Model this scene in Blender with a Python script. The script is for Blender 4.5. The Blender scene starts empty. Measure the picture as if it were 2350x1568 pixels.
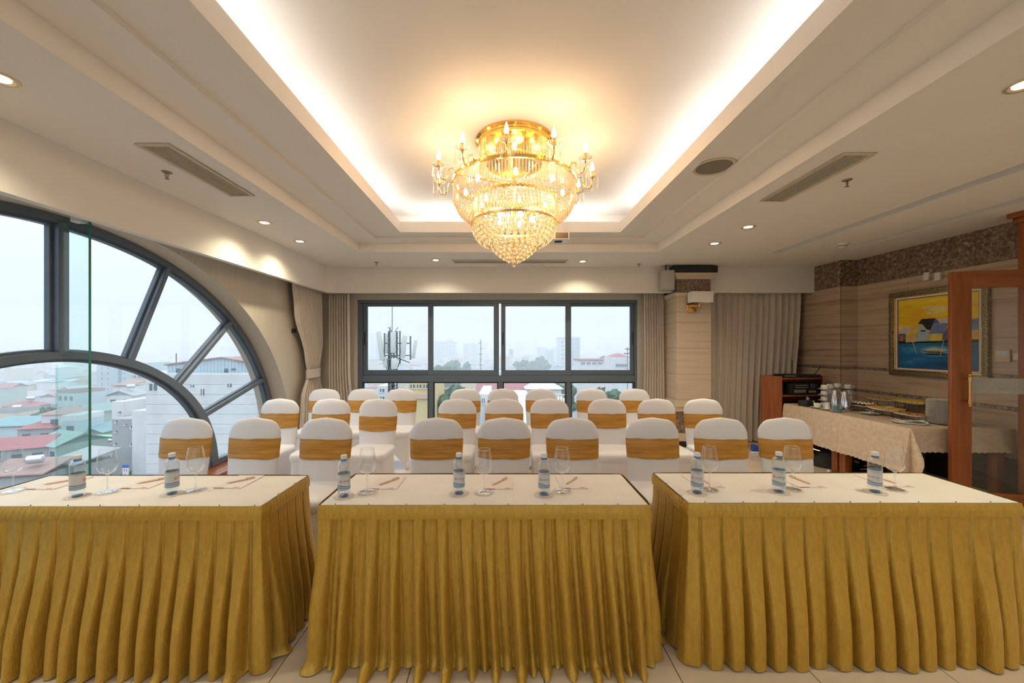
import bpy, bmesh, math, random
from mathutils import Vector, Matrix, noise as mnoise
pi = math.pi
sc = bpy.context.scene
COL = sc.collection
# ---------------------------------------------------------------- camera
F, CX, CY, CH = 914.0, 1158.0, 797.0, 1.5      # focal length, vanishing point (pixels of the 2350x1568 frame), eye height
cam = bpy.data.cameras.new('camera'); camo = bpy.data.objects.new('camera', cam); COL.objects.link(camo)
cam.sensor_width = 36.0; cam.lens = 36.0 * F / 2350.0
cam.shift_x = (1175.0 - CX) / 2350.0; cam.shift_y = (CY - 784.0) / 2350.0
cam.clip_start = 0.05; cam.clip_end = 6000
camo.location = (0, 0, CH); camo.rotation_euler = (pi / 2, 0, 0)
sc.camera = camo
# ---------------------------------------------------------------- world, exposure
SKY, HAZE = 1.60, 0.0034        # zenith luminance of the overcast sky, haze density per metre
w = bpy.data.worlds.new('world'); sc.world = w; w.use_nodes = True
nt = w.node_tree; bg = nt.nodes['Background']
geo = nt.nodes.new('ShaderNodeNewGeometry'); sep = nt.nodes.new('ShaderNodeSeparateXYZ')
ramp = nt.nodes.new('ShaderNodeValToRGB')
nt.links.new(geo.outputs['Incoming'], sep.inputs[0])
mth = nt.nodes.new('ShaderNodeMath'); mth.operation = 'ABSOLUTE'      # overcast sky: luminance follows (1 + 2 sin elevation) / 3
nt.links.new(sep.outputs['Z'], mth.inputs[0]); nt.links.new(mth.outputs[0], ramp.inputs[0])
ramp.color_ramp.elements[0].color = (0.285, 0.325, 0.365, 1); ramp.color_ramp.elements[1].color = (0.86, 0.97, 1.10, 1)
nt.links.new(ramp.outputs[0], bg.inputs['Color']); bg.inputs['Strength'].default_value = SKY
vs = sc.view_settings
vs.view_transform = 'Standard'; vs.look = 'None'; vs.gamma = 1.0; vs.exposure = 0.70; vs.use_curve_mapping = False
sc.display_settings.display_device = 'sRGB'
cy = sc.cycles
cy.use_denoising = True; cy.max_bounces = 9; cy.diffuse_bounces = 4; cy.glossy_bounces = 3
cy.transmission_bounces = 6; cy.transparent_max_bounces = 16; cy.volume_bounces = 1
cy.sample_clamp_indirect = 6.0; cy.caustics_reflective = False; cy.caustics_refractive = False
cy.use_adaptive_sampling = True; cy.adaptive_threshold = 0.05

def light(name, kind, loc, energy, color, rot=(0, 0, 0), **kw):
    l = bpy.data.lights.new(name, kind); l.energy = energy; l.color = color
    for k, v in kw.items(): setattr(l, k, v)
    o = bpy.data.objects.new(name, l); COL.objects.link(o); o.location = loc; o.rotation_euler = rot
    return o
# daylight enters through the two windows: portals guide the sampling of the sky there (they add no light)
po = light('sky_portal', 'AREA', (-3.32, 2.88, 1.35), 1, (1, 1, 1), (0, -pi / 2, 0), shape='RECTANGLE', size=2.5, size_y=5.5)
po.data.cycles.is_portal = True
po = light('sky_portal', 'AREA', (-0.12, 6.80, 1.2), 1, (1, 1, 1), (-pi / 2, 0, 0), shape='RECTANGLE', size=4.7, size_y=2.25)
po.data.cycles.is_portal = True
po = light('sky_portal', 'AREA', (0.65, -3.62, 1.35), 1, (1, 1, 1), (pi / 2, 0, 0), shape='RECTANGLE', size=6.5, size_y=2.1)
po.data.cycles.is_portal = True

# ---------------------------------------------------------------- helpers
def P(px, py, Y): return Vector(((px - CX) / F * Y, Y, CH - (py - CY) / F * Y))
def PZ(px, py, z):
    Y = F * (CH - z) / (py - CY); return Vector(((px - CX) / F * Y, Y, z))
def PX(px, py, X):
    Y = F * X / (px - CX); return Vector((X, Y, CH - (py - CY) / F * Y))
def smooth(a, b, x):
    t = max(0.0, min(1.0, (x - a) / (b - a))); return t * t * (3 - 2 * t)
def n1(x, seed=0.0): return mnoise.noise((x, seed * 7.31 + 0.37, seed * 1.7))

class MB:
    def __init__(s): s.v = []; s.f = []; s.mi = []; s.cur = 0
    def quad(s, *ps):
        n = len(s.v); s.v += [tuple(p) for p in ps]; s.f.append(tuple(range(n, n + len(ps)))); s.mi.append(s.cur); return s
    def box(s, x0, y0, z0, x1, y1, z1):
        n = len(s.v)
        s.v += [(x0, y0, z0), (x1, y0, z0), (x1, y1, z0), (x0, y1, z0), (x0, y0, z1), (x1, y0, z1), (x1, y1, z1), (x0, y1, z1)]
        for q in ((0, 3, 2, 1), (4, 5, 6, 7), (0, 1, 5, 4), (1, 2, 6, 5), (2, 3, 7, 6), (3, 0, 4, 7)):
            s.f.append(tuple(n + i for i in q)); s.mi.append(s.cur)
        return s
    def lathe(s, prof, n=24, c=(0, 0, 0), a0=0.0, a1=2 * pi):
        full = abs(a1 - a0 - 2 * pi) < 1e-6; m = n if full else n + 1; b = len(s.v)
        for (r, z) in prof:
            for i in range(m):
                a = a0 + (a1 - a0) * i / n
                s.v.append((c[0] + r * math.cos(a), c[1] + r * math.sin(a), c[2] + z))
        for j in range(len(prof) - 1):
            for i in range(n):
                i2 = (i + 1) % m
                s.f.append((b + j * m + i, b + j * m + i2, b + (j + 1) * m + i2, b + (j + 1) * m + i)); s.mi.append(s.cur)
        return s
    def tube(s, pts, r, n=8, caps=True):
        pts = [Vector(p) for p in pts]; b = len(s.v); up = None
        rs = r if isinstance(r, (list, tuple)) else [r] * len(pts)
        for k, p in enumerate(pts):
            t = (pts[min(k + 1, len(pts) - 1)] - pts[max(k - 1, 0)]).normalized()
            if up is None:
                up = Vector((0, 0, 1)) if abs(t.z) < 0.9 else Vector((1, 0, 0))
            e1 = t.cross(up)
            if e1.length < 1e-5: e1 = t.cross(Vector((0, 1, 0)))
            e1.normalize(); e2 = e1.cross(t).normalized(); up = e2
            for i in range(n):
                a = 2 * pi * i / n
                s.v.append(tuple(p + (e1 * math.cos(a) + e2 * math.sin(a)) * rs[k]))
        for k in range(len(pts) - 1):
            for i in range(n):
                s.f.append((b + k * n + i, b + k * n + (i + 1) % n, b + (k + 1) * n + (i + 1) % n, b + (k + 1) * n + i)); s.mi.append(s.cur)
        if caps:
            s.f.append(tuple(b + i for i in reversed(range(n)))); s.mi.append(s.cur)
            s.f.append(tuple(b + (len(pts) - 1) * n + i for i in range(n))); s.mi.append(s.cur)
        return s
    def cyl(s, p0, p1, r, n=12): return s.tube([p0, p1], r, n)
    def grid(s, fn, nu, nv, wrapu=False):
        b = len(s.v); m = nu if wrapu else nu + 1
        for j in range(nv + 1):
            for i in range(m): s.v.append(tuple(fn(i / nu, j / nv)))
        for j in range(nv):
            for i in range(nu):
                i2 = (i + 1) % m
                s.f.append((b + j * m + i, b + j * m + i2, b + (j + 1) * m + i2, b + (j + 1) * m + i)); s.mi.append(s.cur)
        return s
    def prism(s, poly, a0, a1, axis='z'):
        def pt(p, a):
            return {'z': (p[0], p[1], a), 'y': (p[0], a, p[1]), 'x': (a, p[0], p[1])}[axis]
        b = len(s.v); n = len(poly)
        s.v += [pt(p, a0) for p in poly] + [pt(p, a1) for p in poly]
        s.f.append(tuple(b + i for i in reversed(range(n)))); s.mi.append(s.cur)
        s.f.append(tuple(b + n + i for i in range(n))); s.mi.append(s.cur)
        for i in range(n):
            j = (i + 1) % n
            s.f.append((b + i, b + j, b + n + j, b + n + i)); s.mi.append(s.cur)
        return s
    def sphere(s, c, r, nu=10, nv=7, sz=1.0):
        prof = [(max(1e-4, r * math.sin(pi * j / nv)), -r * sz * math.cos(pi * j / nv)) for j in range(nv + 1)]
        return s.lathe(prof, nu, c)
    def xf(s, M, start=0):
        for i in range(start, len(s.v)): s.v[i] = tuple(M @ Vector(s.v[i]))
        return s
    def mesh(s, name, mats, sm=None, bevel=0.0, seg=2):
        me = bpy.data.meshes.new(name); me.from_pydata(s.v, [], s.f)
        mats = mats if isinstance(mats, (list, tuple)) else [mats]
        for m in mats: me.materials.append(m)
        if any(s.mi): me.polygons.foreach_set('material_index', s.mi)
        bm = bmesh.new(); bm.from_mesh(me)
        bmesh.ops.remove_doubles(bm, verts=bm.verts, dist=1e-6)
        bmesh.ops.recalc_face_normals(bm, faces=bm.faces)
        if bevel > 0:
            es = [e for e in bm.edges if len(e.link_faces) == 2 and e.calc_face_angle(0) > 0.6]
            bmesh.ops.bevel(bm, geom=es, offset=bevel, segments=seg, profile=0.5, affect='EDGES', clamp_overlap=True)
        bm.to_mesh(me); bm.free()
        if sm is not None:
            me.polygons.foreach_set('use_smooth', [True] * len(me.polygons))
            if sm < 3.1: me.set_sharp_from_angle(angle=sm)
        me.update(); return me
    def build(s, name, mats, parent=None, sm=None, bevel=0.0, seg=2, loc=None):
        return obj(name, s.mesh(name, mats, sm, bevel, seg), parent, loc)

def obj(name, me, parent=None, loc=None, rz=None):
    o = bpy.data.objects.new(name, me); COL.objects.link(o)
    if parent: o.parent = parent
    if loc is not None: o.location = loc
    if rz is not None: o.rotation_euler = (0, 0, rz)
    return o
def tag(o, label, cat=None, group=None, kind=None):
    if label: o['label'] = label
    if cat: o['category'] = cat
    if group: o['group'] = group
    if kind: o['kind'] = kind
    return o
def thing(name, label, cat, loc=(0, 0, 0), rz=0.0, group=None):
    o = obj(name, None, None, loc, rz); return tag(o, label, cat, group)
def struct(name, loc=(0, 0, 0), label=None):
    o = obj(name, None, None, loc); o['kind'] = 'structure'
    if label: o['label'] = label
    return o
KIDS = {}
def kids(o):
    return [c for c in COL.objects if c.parent == o] if False else list(o.children)
def copy_tree(o, parent=None, label=None):
    c = o.copy(); COL.objects.link(c); c.parent = parent
    if label: c['label'] = label
    for ch in list(o.children): copy_tree(ch, c)
    return c
def rbox(x0, y0, z0, x1, y1, z1, name, mat, parent=None, bevel=0.004, loc=None, seg=2):
    return MB().box(x0, y0, z0, x1, y1, z1).build(name, mat, parent, 0.6, bevel, seg, loc)

# ---------------------------------------------------------------- materials
def base_mat(name):
    m = bpy.data.materials.new(name); m.use_nodes = True
    return m, m.node_tree, m.node_tree.nodes['Principled BSDF']
def mat(name, col, rough=0.5, metal=0.0, spec=0.5, **kw):
    m, t, b = base_mat(name)
    b.inputs['Base Color'].default_value = (*col, 1); b.inputs['Roughness'].default_value = rough
    b.inputs['Metallic'].default_value = metal; b.inputs['Specular IOR Level'].default_value = spec
    for k, v in kw.items(): b.inputs[k.replace('_', ' ')].default_value = v
    return m
def nmat(name, stops, scale=(1, 1, 1), nscale=5.0, detail=4.0, rough=0.5, metal=0.0, bump=0.0, coord='Object', dist=0.0, spec=0.5, nrough=0.55, bscale=None, **kw):
    """principled with a noise colour ramp (and optional bump); scale stretches the grain"""
    m, t, b = base_mat(name); N = t.nodes.new; L = t.links.new
    tc = N('ShaderNodeTexCoord'); mp = N('ShaderNodeMapping'); mp.inputs['Scale'].default_value = scale
    L(tc.outputs[coord], mp.inputs[0])
    nz = N('ShaderNodeTexNoise'); nz.inputs['Scale'].default_value = nscale; nz.inputs['Detail'].default_value = detail
    nz.inputs['Roughness'].default_value = nrough; nz.inputs['Distortion'].default_value = dist
    L(mp.outputs[0], nz.inputs['Vector'])
    r = N('ShaderNodeValToRGB'); els = r.color_ramp.elements
    els[0].position = stops[0][0]; els[0].color = (*stops[0][1], 1)
    els[1].position = stops[-1][0]; els[1].color = (*stops[-1][1], 1)
    for p, c in stops[1:-1]:
        e = els.new(p); e.color = (*c, 1)
    L(nz.outputs['Fac'], r.inputs[0]); L(r.outputs[0], b.inputs['Base Color'])
    b.inputs['Roughness'].default_value = rough; b.inputs['Metallic'].default_value = metal; b.inputs['Specular IOR Level'].default_value = spec
    for k, v in kw.items(): b.inputs[k.replace('_', ' ')].default_value = v
    if bump:
        bp = N('ShaderNodeBump'); bp.inputs['Strength'].default_value = bump; bp.inputs['Distance'].default_value = 0.01
        src = nz
        if bscale:
            src = N('ShaderNodeTexNoise'); src.inputs['Scale'].default_value = bscale; src.inputs['Detail'].default_value = 3
            L(mp.outputs[0], src.inputs['Vector'])
        L(src.outputs['Fac'], bp.inputs['Height']); L(bp.outputs[0], b.inputs['Normal'])
    return m
def emat(name, col, strength):
    m = bpy.data.materials.new(name); m.use_nodes = True; t = m.node_tree
    e = t.nodes.new('ShaderNodeEmission'); e.inputs[0].default_value = (*col, 1); e.inputs[1].default_value = strength
    t.links.new(e.outputs[0], t.nodes['Material Output'].inputs[0]); return m
def thin_glass(name, tint=(0.97, 0.985, 0.98), f0=0.04, gain=1.0, rough=0.0, diff=0.0, power=4.0):
    """thin pane: clear transmission plus angle-dependent reflection (Schlick), same from both sides"""
    m = bpy.data.materials.new(name); m.use_nodes = True; t = m.node_tree; N = t.nodes.new; L = t.links.new
    tr = N('ShaderNodeBsdfTransparent'); tr.inputs[0].default_value = (*tint, 1)
    gl = N('ShaderNodeBsdfGlossy'); gl.inputs['Roughness'].default_value = rough; gl.inputs[0].default_value = (1, 1, 1, 1)
    lw = N('ShaderNodeLayerWeight'); lw.inputs[0].default_value = 0.5
    pw = N('ShaderNodeMath'); pw.operation = 'POWER'; pw.inputs[1].default_value = power; L(lw.outputs['Facing'], pw.inputs[0])
    mu = N('ShaderNodeMath'); mu.operation = 'MULTIPLY_ADD'; mu.inputs[1].default_value = gain * (1 - f0); mu.inputs[2].default_value = f0 * gain; L(pw.outputs[0], mu.inputs[0])
    mx = N('ShaderNodeMixShader'); L(mu.outputs[0], mx.inputs[0]); L(tr.outputs[0], mx.inputs[1]); L(gl.outputs[0], mx.inputs[2])
    out = mx
    if diff > 0:
        df = N('ShaderNodeBsdfDiffuse'); df.inputs[0].default_value = (0.8, 0.82, 0.82, 1)
        m2 = N('ShaderNodeMixShader'); m2.inputs[0].default_value = diff; L(mx.outputs[0], m2.inputs[1]); L(df.outputs[0], m2.inputs[2]); out = m2
    L(out.outputs[0], t.nodes['Material Output'].inputs[0]); return m

M = {}
M['ceil'] = mat('ceiling_paint', (0.80, 0.77, 0.735), 0.75, spec=0.2)
M['paint'] = mat('wall_paint', (0.80, 0.76, 0.70), 0.7, spec=0.2)
M['paper'] = nmat('wallpaper', [(0.3, (0.56, 0.50, 0.41)), (0.7, (0.66, 0.60, 0.50))], (60, 60, 1.0), 2.0, 3, 0.7, bump=0.15)
M['slabL'] = nmat('veined_marble', [(0.25, (0.32, 0.22, 0.145)), (0.42, (0.49, 0.365, 0.26)), (0.55, (0.58, 0.445, 0.325)), (0.75, (0.41, 0.295, 0.20))], (0.35, 0.35, 9.0), 2.2, 6, 0.22, dist=0.4)
M['slabC'] = nmat('column_marble', [(0.25, (0.52, 0.41, 0.31)), (0.5, (0.66, 0.55, 0.43)), (0.75, (0.57, 0.46, 0.35))], (0.35, 0.35, 9.0), 2.0, 6, 0.2, dist=0.4)
M['slabD'] = nmat('dark_marble', [(0.34, (0.085, 0.05, 0.032)), (0.48, (0.20, 0.135, 0.095)), (0.58, (0.30, 0.215, 0.155)), (0.68, (0.56, 0.46, 0.37))], (1, 1, 1), 24.0, 8, 0.25, dist=0.35, nrough=0.68)
M['mosaic'] = nmat('mosaic_border', [(0.35, (0.12, 0.075, 0.05)), (0.65, (0.42, 0.33, 0.25))], (1, 1, 1), 38.0, 2, 0.3)
M['grout'] = mat('grout', (0.30, 0.24, 0.18), 0.9)
M['tile'] = nmat('porcelain_tile', [(0.3, (0.62, 0.52, 0.40)), (0.7, (0.70, 0.60, 0.475))], (1, 1, 1), 3.0, 6, 0.16)
M['frame'] = mat('grey_aluminium', (0.125, 0.16, 0.205), 0.38, 0.15)
M['framedk'] = mat('dark_gasket', (0.03, 0.034, 0.04), 0.5)
M['glass'] = thin_glass('window_glass', (0.985, 0.995, 0.995), 0.03, 0.5)
M['fin'] = thin_glass('fin_glass', (0.90, 0.965, 0.95), 0.05, 0.7)
M['finedge'] = mat('green_glass_edge', (0.03, 0.20, 0.13), 0.15)
M['wood'] = nmat('red_brown_wood', [(0.3, (0.24, 0.062, 0.012)), (0.7, (0.36, 0.11, 0.028))], (14, 14, 1.2), 2.2, 5, 0.28)
M['woodh'] = nmat('red_brown_wood_horizontal', [(0.3, (0.24, 0.062, 0.012)), (0.7, (0.36, 0.11, 0.028))], (1.2, 14, 14), 2.2, 5, 0.28)
M['dado'] = nmat('dark_wood', [(0.3, (0.045, 0.024, 0.013)), (0.7, (0.10, 0.056, 0.03))], (1, 1, 14), 3.0, 5, 0.4)
M['brass'] = mat('brass', (0.78, 0.50, 0.16), 0.18, 1.0)
M['gold'] = mat('polished_gold', (0.95, 0.66, 0.22), 0.14, 1.0)
M['chrome'] = mat('polished_steel', (0.75, 0.75, 0.76), 0.12, 1.0)
M['black'] = mat('black_plastic', (0.012, 0.012, 0.013), 0.4)
M['blackm'] = mat('black_matte', (0.02, 0.02, 0.02), 0.7)
M['white'] = mat('white_plastic', (0.80, 0.79, 0.76), 0.35)
M['cream'] = mat('cream_plastic', (0.68, 0.56, 0.38), 0.4)
# ================================================================= THE SETTING
Z0, Z1, Z2, ZL, Z3 = 2.732, 2.850, 2.882, 2.868, 3.20       # ceiling levels: outer, first step, panel, cove lip, tray
XL, XR, YB, YF = -3.01, 5.0, 6.55, -3.2                      # wall faces
# ---- floor
fl = MB().box(XL - 0.3, YF - 0.2, -0.2, XR + 0.3, YB + 0.3, -0.008).build('floor', M['grout']); fl['kind'] = 'structure'; fl['label'] = 'glossy beige porcelain tile floor'
TS = 0.617; cache = {}
kx0 = math.floor((XL + 1.055) / TS); kx1 = math.ceil((XR + 1.055) / TS)
ky0 = math.floor((YF - 0.25) / TS); ky1 = math.ceil((YB - 0.25) / TS)
for i in range(kx0, kx1):
    for j in range(ky0, ky1):
        x0 = max(-1.055 + i * TS + 0.002, XL); x1 = min(-1.055 + (i + 1) * TS - 0.002, XR)
        y0 = max(0.25 + j * TS + 0.002, YF); y1 = min(0.25 + (j + 1) * TS - 0.002, YB)
        if x1 - x0 < 0.02 or y1 - y0 < 0.02: continue
        k = (round(x1 - x0, 3), round(y1 - y0, 3))
        if k not in cache:
            cache[k] = MB().box(-k[0] / 2, -k[1] / 2, -0.008, k[0] / 2, k[1] / 2, 0).mesh('floor_tile', M['tile'], None, 0.0015, 1)
        obj('floor_tile', cache[k], fl, ((x0 + x1) / 2, (y0 + y1) / 2, 0))
# ---- left wall with the elliptical opening of the arched window
EY, EZ, EA, EB = 2.881, 0.19, 2.711, 2.265
def ell(y, a=EA, b=EB): return EZ + b * math.sqrt(max(0.0, 1 - ((y - EY) / a) ** 2))
b = MB(); XO = XL - 0.42
ys = [EY + EA * math.cos(pi * k / 72) for k in range(72, -1, -1)]
for X in (XL, XO):
    b.quad((X, YF, 0), (X, ys[0], 0), (X, ys[0], 3.4), (X, YF, 3.4))
    b.quad((X, ys[-1], 0), (X, YB + 0.3, 0), (X, YB + 0.3, 3.4), (X, ys[-1], 3.4))
    b.quad((X, ys[0], 0), (X, ys[-1], 0), (X, ys[-1], EZ), (X, ys[0], EZ))
    for k in range(72):
        b.quad((X, ys[k], ell(ys[k])), (X, ys[k + 1], ell(ys[k + 1])), (X, ys[k + 1], 3.4), (X, ys[k], 3.4))
wl = b.build('wall_left', M['paper']); tag(wl, 'beige striped wallpaper wall around the arched window', kind='structure')
b = MB()
for k in range(72):
    b.quad((XL, ys[k], ell(ys[k])), (XL, ys[k + 1], ell(ys[k + 1])), (XO, ys[k + 1], ell(ys[k + 1])), (XO, ys[k], ell(ys[k])))
b.build('reveal', M['paper'], wl, 3.2)
MB().box(XO + 0.02, ys[0], EZ - 0.09, XL + 0.06, ys[-1], EZ - 0.004).build('sill', M['woodh'], wl, 0.6, 0.004)
# ---- back wall (opening for the sliding window)
WX0, WX1, WZ0, WZ1 = -2.422, 2.186, 0.12, 2.281
b = MB()
b.box(XL - 0.4, YB, 0, WX0, YB + 0.3, 3.4); b.box(WX1, YB, 0, XR + 0.3, YB + 0.3, 3.4)
b.box(WX0, YB, WZ1, WX1, YB + 0.3, 3.4); b.box(WX0, YB, 0, WX1, YB + 0.3, WZ0)
wb = b.build('wall_back', M['paper']); tag(wb, 'beige wallpaper wall around the sliding window', kind='structure')
b = MB(); FX0, FX1, FZ0, FZ1 = -2.6, 3.9, 0.30, 2.40        # the wall behind the viewer has tall windows too (they glint on the column)
b.box(XL - 0.4, YF - 0.2, 0, FX0, YF, 3.4); b.box(FX1, YF - 0.2, 0, XR + 0.3, YF, 3.4); b.box(FX0, YF - 0.2, FZ1, FX1, YF, 3.4); b.box(FX0, YF - 0.2, 0, FX1, YF, FZ0)
wf = b.build('wall_front', M['paint']); wf['kind'] = 'structure'
w3 = struct('window_3', (0, 0, 0), 'tall paned window behind the viewer')
for k in range(6): MB().box(FX0 + k * 1.3 - 0.05 * (k > 0), YF - 0.12, FZ0, FX0 + k * 1.3 + 0.05 * (k < 5), YF - 0.04, FZ1).build('mullion', M['frame'], w3)
for k in range(5): MB().box(FX0 + k * 1.3 + 0.05, YF - 0.085, FZ0, FX0 + k * 1.3 + 1.25, YF - 0.08, FZ1).build('pane', M['glass'], w3)
# ---- right wall: marble slabs, mosaic borders, dark dado planks
wr = MB().box(XR, YF - 0.2, 0, XR + 0.3, YB + 0.3, 3.4).build('wall_right', M['paint']); tag(wr, 'brown veined marble wall behind the buffet', kind='structure')
ROWS = [(2.367, 2.732, 'slabD'), (1.985, 2.363, 'slabL'), (1.60, 1.981, 'slabL'), (1.228, 1.596, 'slabL'), (1.188, 1.225, 'mosaic'),
        (0.913, 1.185, 'slabL'), (0.873, 0.910, 'mosaic'), (0.575, 0.870, 'slabL')]
PX0, PYF = 4.76, 5.63          # the pier in the back corner
rnd = random.Random(4)
def slab(par, x0, y0, z0, x1, y1, z1, m):
    n = {'slabL': 'marble_slab', 'slabD': 'dark_marble_slab', 'mosaic': 'mosaic_strip', 'dado': 'dado_plank', 'slabC': 'marble_slab'}[m]
    return MB().box(x0, y0, z0, x1, y1, z1).build(n, M[m], par, None, 0.0012, 1)
yy = [3.60, 4.22, 4.93, PYF]
for z0, z1, m in ROWS:
    for k in range(3):
        o = 0.0
        slab(wr, XR - 0.012, yy[k] + 0.001, z0, XR, yy[k + 1] - 0.001, z1, m)
for k in range(6):
    slab(wr, XR - 0.014, 3.60, 0.02 + k * 0.092, XR, PYF, 0.02 + k * 0.092 + 0.088, 'dado')
pier = MB().box(PX0 + 0.012, PYF + 0.012, 0, XR + 0.1, YB + 0.1, 3.3).build('trim_1', M['grout']); tag(pier, 'marble clad pier in the back corner', kind='structure')
for z0, z1, m in ROWS + [(0.02, 0.57, 'dado')]:
    slab(pier, PX0, PYF + 0.001, z0, PX0 + 0.012, YB, z1, m)
    slab(pier, PX0, PYF, z0, XR, PYF + 0.012, z1, m)
# ---- free column with capital
CX0, CX1, CYF = 2.593, 3.112, 6.0
co = MB().box(CX0 + 0.012, CYF + 0.012, 0, CX1 - 0.012, YB - 0.02, 2.70).build('trim_2', M['grout']); tag(co, 'pale marble column with a dark capital band and black top block', kind='structure')
def colring(name, z0, z1, e, m, e1=None):
    e1 = e if e1 is None else e1
    b = MB(); x0, x1, y0, y1 = CX0, CX1, CYF, YB - 0.02
    lo = [(x0 - e, y0 - e), (x1 + e, y0 - e), (x1 + e, y1), (x0 - e, y1)]; hi = [(x0 - e1, y0 - e1), (x1 + e1, y0 - e1), (x1 + e1, y1), (x0 - e1, y1)]
    b.v = [(x, y, z0) for x, y in lo] + [(x, y, z1) for x, y in hi]
    b.f = [(3, 2, 1, 0), (4, 5, 6, 7), (0, 1, 5, 4), (1, 2, 6, 5), (2, 3, 7, 6), (3, 0, 4, 7)]; b.mi = [0] * 6
    return b.build(name, M[m], co, None, 0.002, 1)
colring('plinth', 0.0, 0.085, 0.03, 'black')
colring('base_moulding', 0.085, 0.205, 0.022, 'slabC')
colring('dark_marble_panel', 0.205, 0.53, 0.0, 'slabD')
colring('moulding', 0.53, 0.60, 0.018, 'slabC'); colring('moulding', 0.60, 0.705, 0.03, 'slabC', 0.008)
for z0, z1 in ((0.705, 1.09), (1.092, 1.48), (1.482, 1.87), (1.872, 2.255)): colring('marble_slab', z0, z1, 0.0, 'slabC')
colring('necking', 2.255, 2.318, 0.015, 'slabC', 0.05)
colring('dark_marble_band', 2.318, 2.524, -0.004, 'slabD')
colring('capital', 2.524, 2.575, 0.004, 'slabC', 0.035); colring('capital', 2.575, 2.616, 0.04, 'slabC', 0.05)
colring('top_block', 2.616, 2.712, 0.066, 'blackm')
# ---- ceiling
ce = struct('ceiling', (0, 0, 0), 'white stepped tray ceiling with a glowing cove')
R1 = (-1.892, -0.60, 1.988, 5.164); R2 = (-1.61, -0.32, 1.72, 4.954); R3 = (-1.32, -0.03, 1.455, 4.815); R4 = (-1.243, 0.05, 1.375, 4.74)
def grow(R, d): return (R[0] - d, R[1] - d, R[2] + d, R[3] + d)
def ring(b, A, B, z):      # flat ring between outer rect A and inner rect B
    ao = [(A[0], A[1]), (A[2], A[1]), (A[2], A[3]), (A[0], A[3])]; bo = [(B[0], B[1]), (B[2], B[1]), (B[2], B[3]), (B[0], B[3])]
    for k in range(4):
        j = (k + 1) % 4; b.quad((*ao[k], z), (*ao[j], z), (*bo[j], z), (*bo[k], z))
def band(b, A, z0, z1):
    ao = [(A[0], A[1]), (A[2], A[1]), (A[2], A[3]), (A[0], A[3])]
    for k in range(4):
        j = (k + 1) % 4; b.quad((*ao[k], z0), (*ao[j], z0), (*ao[j], z1), (*ao[k], z1))
b = MB(); SL = [(3.47, 3.60, 5.17), (4.26, 4.39, 5.08)]       # two slots on the right
b.quad((XL - 0.4, YF, Z0), (R1[0], YF, Z0), (R1[0], YB + 0.3, Z0), (XL - 0.4, YB + 0.3, Z0))
b.quad((R1[0], YF, Z0), (R1[2], YF, Z0), (R1[2], R1[1], Z0), (R1[0], R1[1], Z0))
b.quad((R1[0], R1[3], Z0), (R1[2], R1[3], Z0), (R1[2], YB + 0.3, Z0), (R1[0], YB + 0.3, Z0))
xs = [R1[2], SL[0][0], SL[0][1], SL[1][0], SL[1][1], XR + 0.1]
for k in range(5):
    y1 = YB + 0.3
    y0 = YF if k in (0, 2, 4) else SL[k // 2][2]
    b.quad((xs[k], y0, Z0), (xs[k + 1], y0, Z0), (xs[k + 1], y1, Z0), (xs[k], y1, Z0))
for x0, x1, y1 in SL:
    b.quad((x0, YF, Z0), (x0, y1, Z0), (x0, y1, Z0 + 0.06), (x0, YF, Z0 + 0.06)); b.quad((x1, YF, Z0), (x1, y1, Z0), (x1, y1, Z0 + 0.06), (x1, YF, Z0 + 0.06))
    b.quad((x0, y1, Z0), (x1, y1, Z0), (x1, y1, Z0 + 0.06), (x0, y1, Z0 + 0.06)); b.quad((x0, YF, Z0 + 0.06), (x1, YF, Z0 + 0.06), (x1, y1, Z0 + 0.06), (x0, y1, Z0 + 0.06))
b.build('outer_panel', M['ceil'], ce)
b = MB(); band(b, R1, Z0, Z1); ring(b, R1, R2, Z1); b.build('first_step', M['ceil'], ce)
b = MB(); band(b, R2, Z1, Z2); ring(b, R2, R3, Z2); band(b, R3, ZL, Z2); b.build('second_step', M['ceil'], ce)
b = MB(); ring(b, R3, R4, ZL); band(b, R4, ZL, 2.994); R5 = grow(R4, 0.03); ring(b, R5, R4, 2.994); band(b, R5, 2.92, 2.994)
R6 = grow(R4, 0.40); ring(b, R6, R5, 2.92); band(b, R6, 2.92, Z3); b.build('cove_lip', M['ceil'], ce)
MB().quad((R6[0], R6[1], Z3), (R6[2], R6[1], Z3), (R6[2], R6[3], Z3), (R6[0], R6[3], Z3)).build('tray_panel', M['ceil'], ce)
MB().box(XL - 0.4, YF - 0.2, 3.4, XR + 0.3, YB + 0.3, 3.5).build('roof_slab', M['ceil'], ce)
# bulkhead in front of the curtain pockets (rounded corner)
ZB = 2.337; path = [(-2.70, YF)]; rr = 0.13
for k in range(9):
    a = pi - (pi / 2) * k / 8
    path.append((-2.70 + rr + rr * math.cos(a), 6.12 - rr + rr * math.sin(a)))
path.append((4.77, 6.12))
outp = [(-2.765, YF), (-2.765, 6.185), (4.77, 6.185)]
b = MB()
for k in range(len(path) - 1):
    b.quad((*path[k], ZB), (*path[k + 1], ZB), (*path[k + 1], Z0), (*path[k], Z0))
poly = path + outp[::-1]
n = len(b.v); b.v += [(x, y, ZB) for x, y in poly]; b.f.append(tuple(range(n, n + len(poly)))); b.mi.append(0)
for k in range(2): b.quad((*outp[k], ZB), (*outp[k + 1], ZB), (*outp[k + 1], Z0), (*outp[k], Z0))
b.build('bulkhead', M['ceil'], ce)
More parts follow.
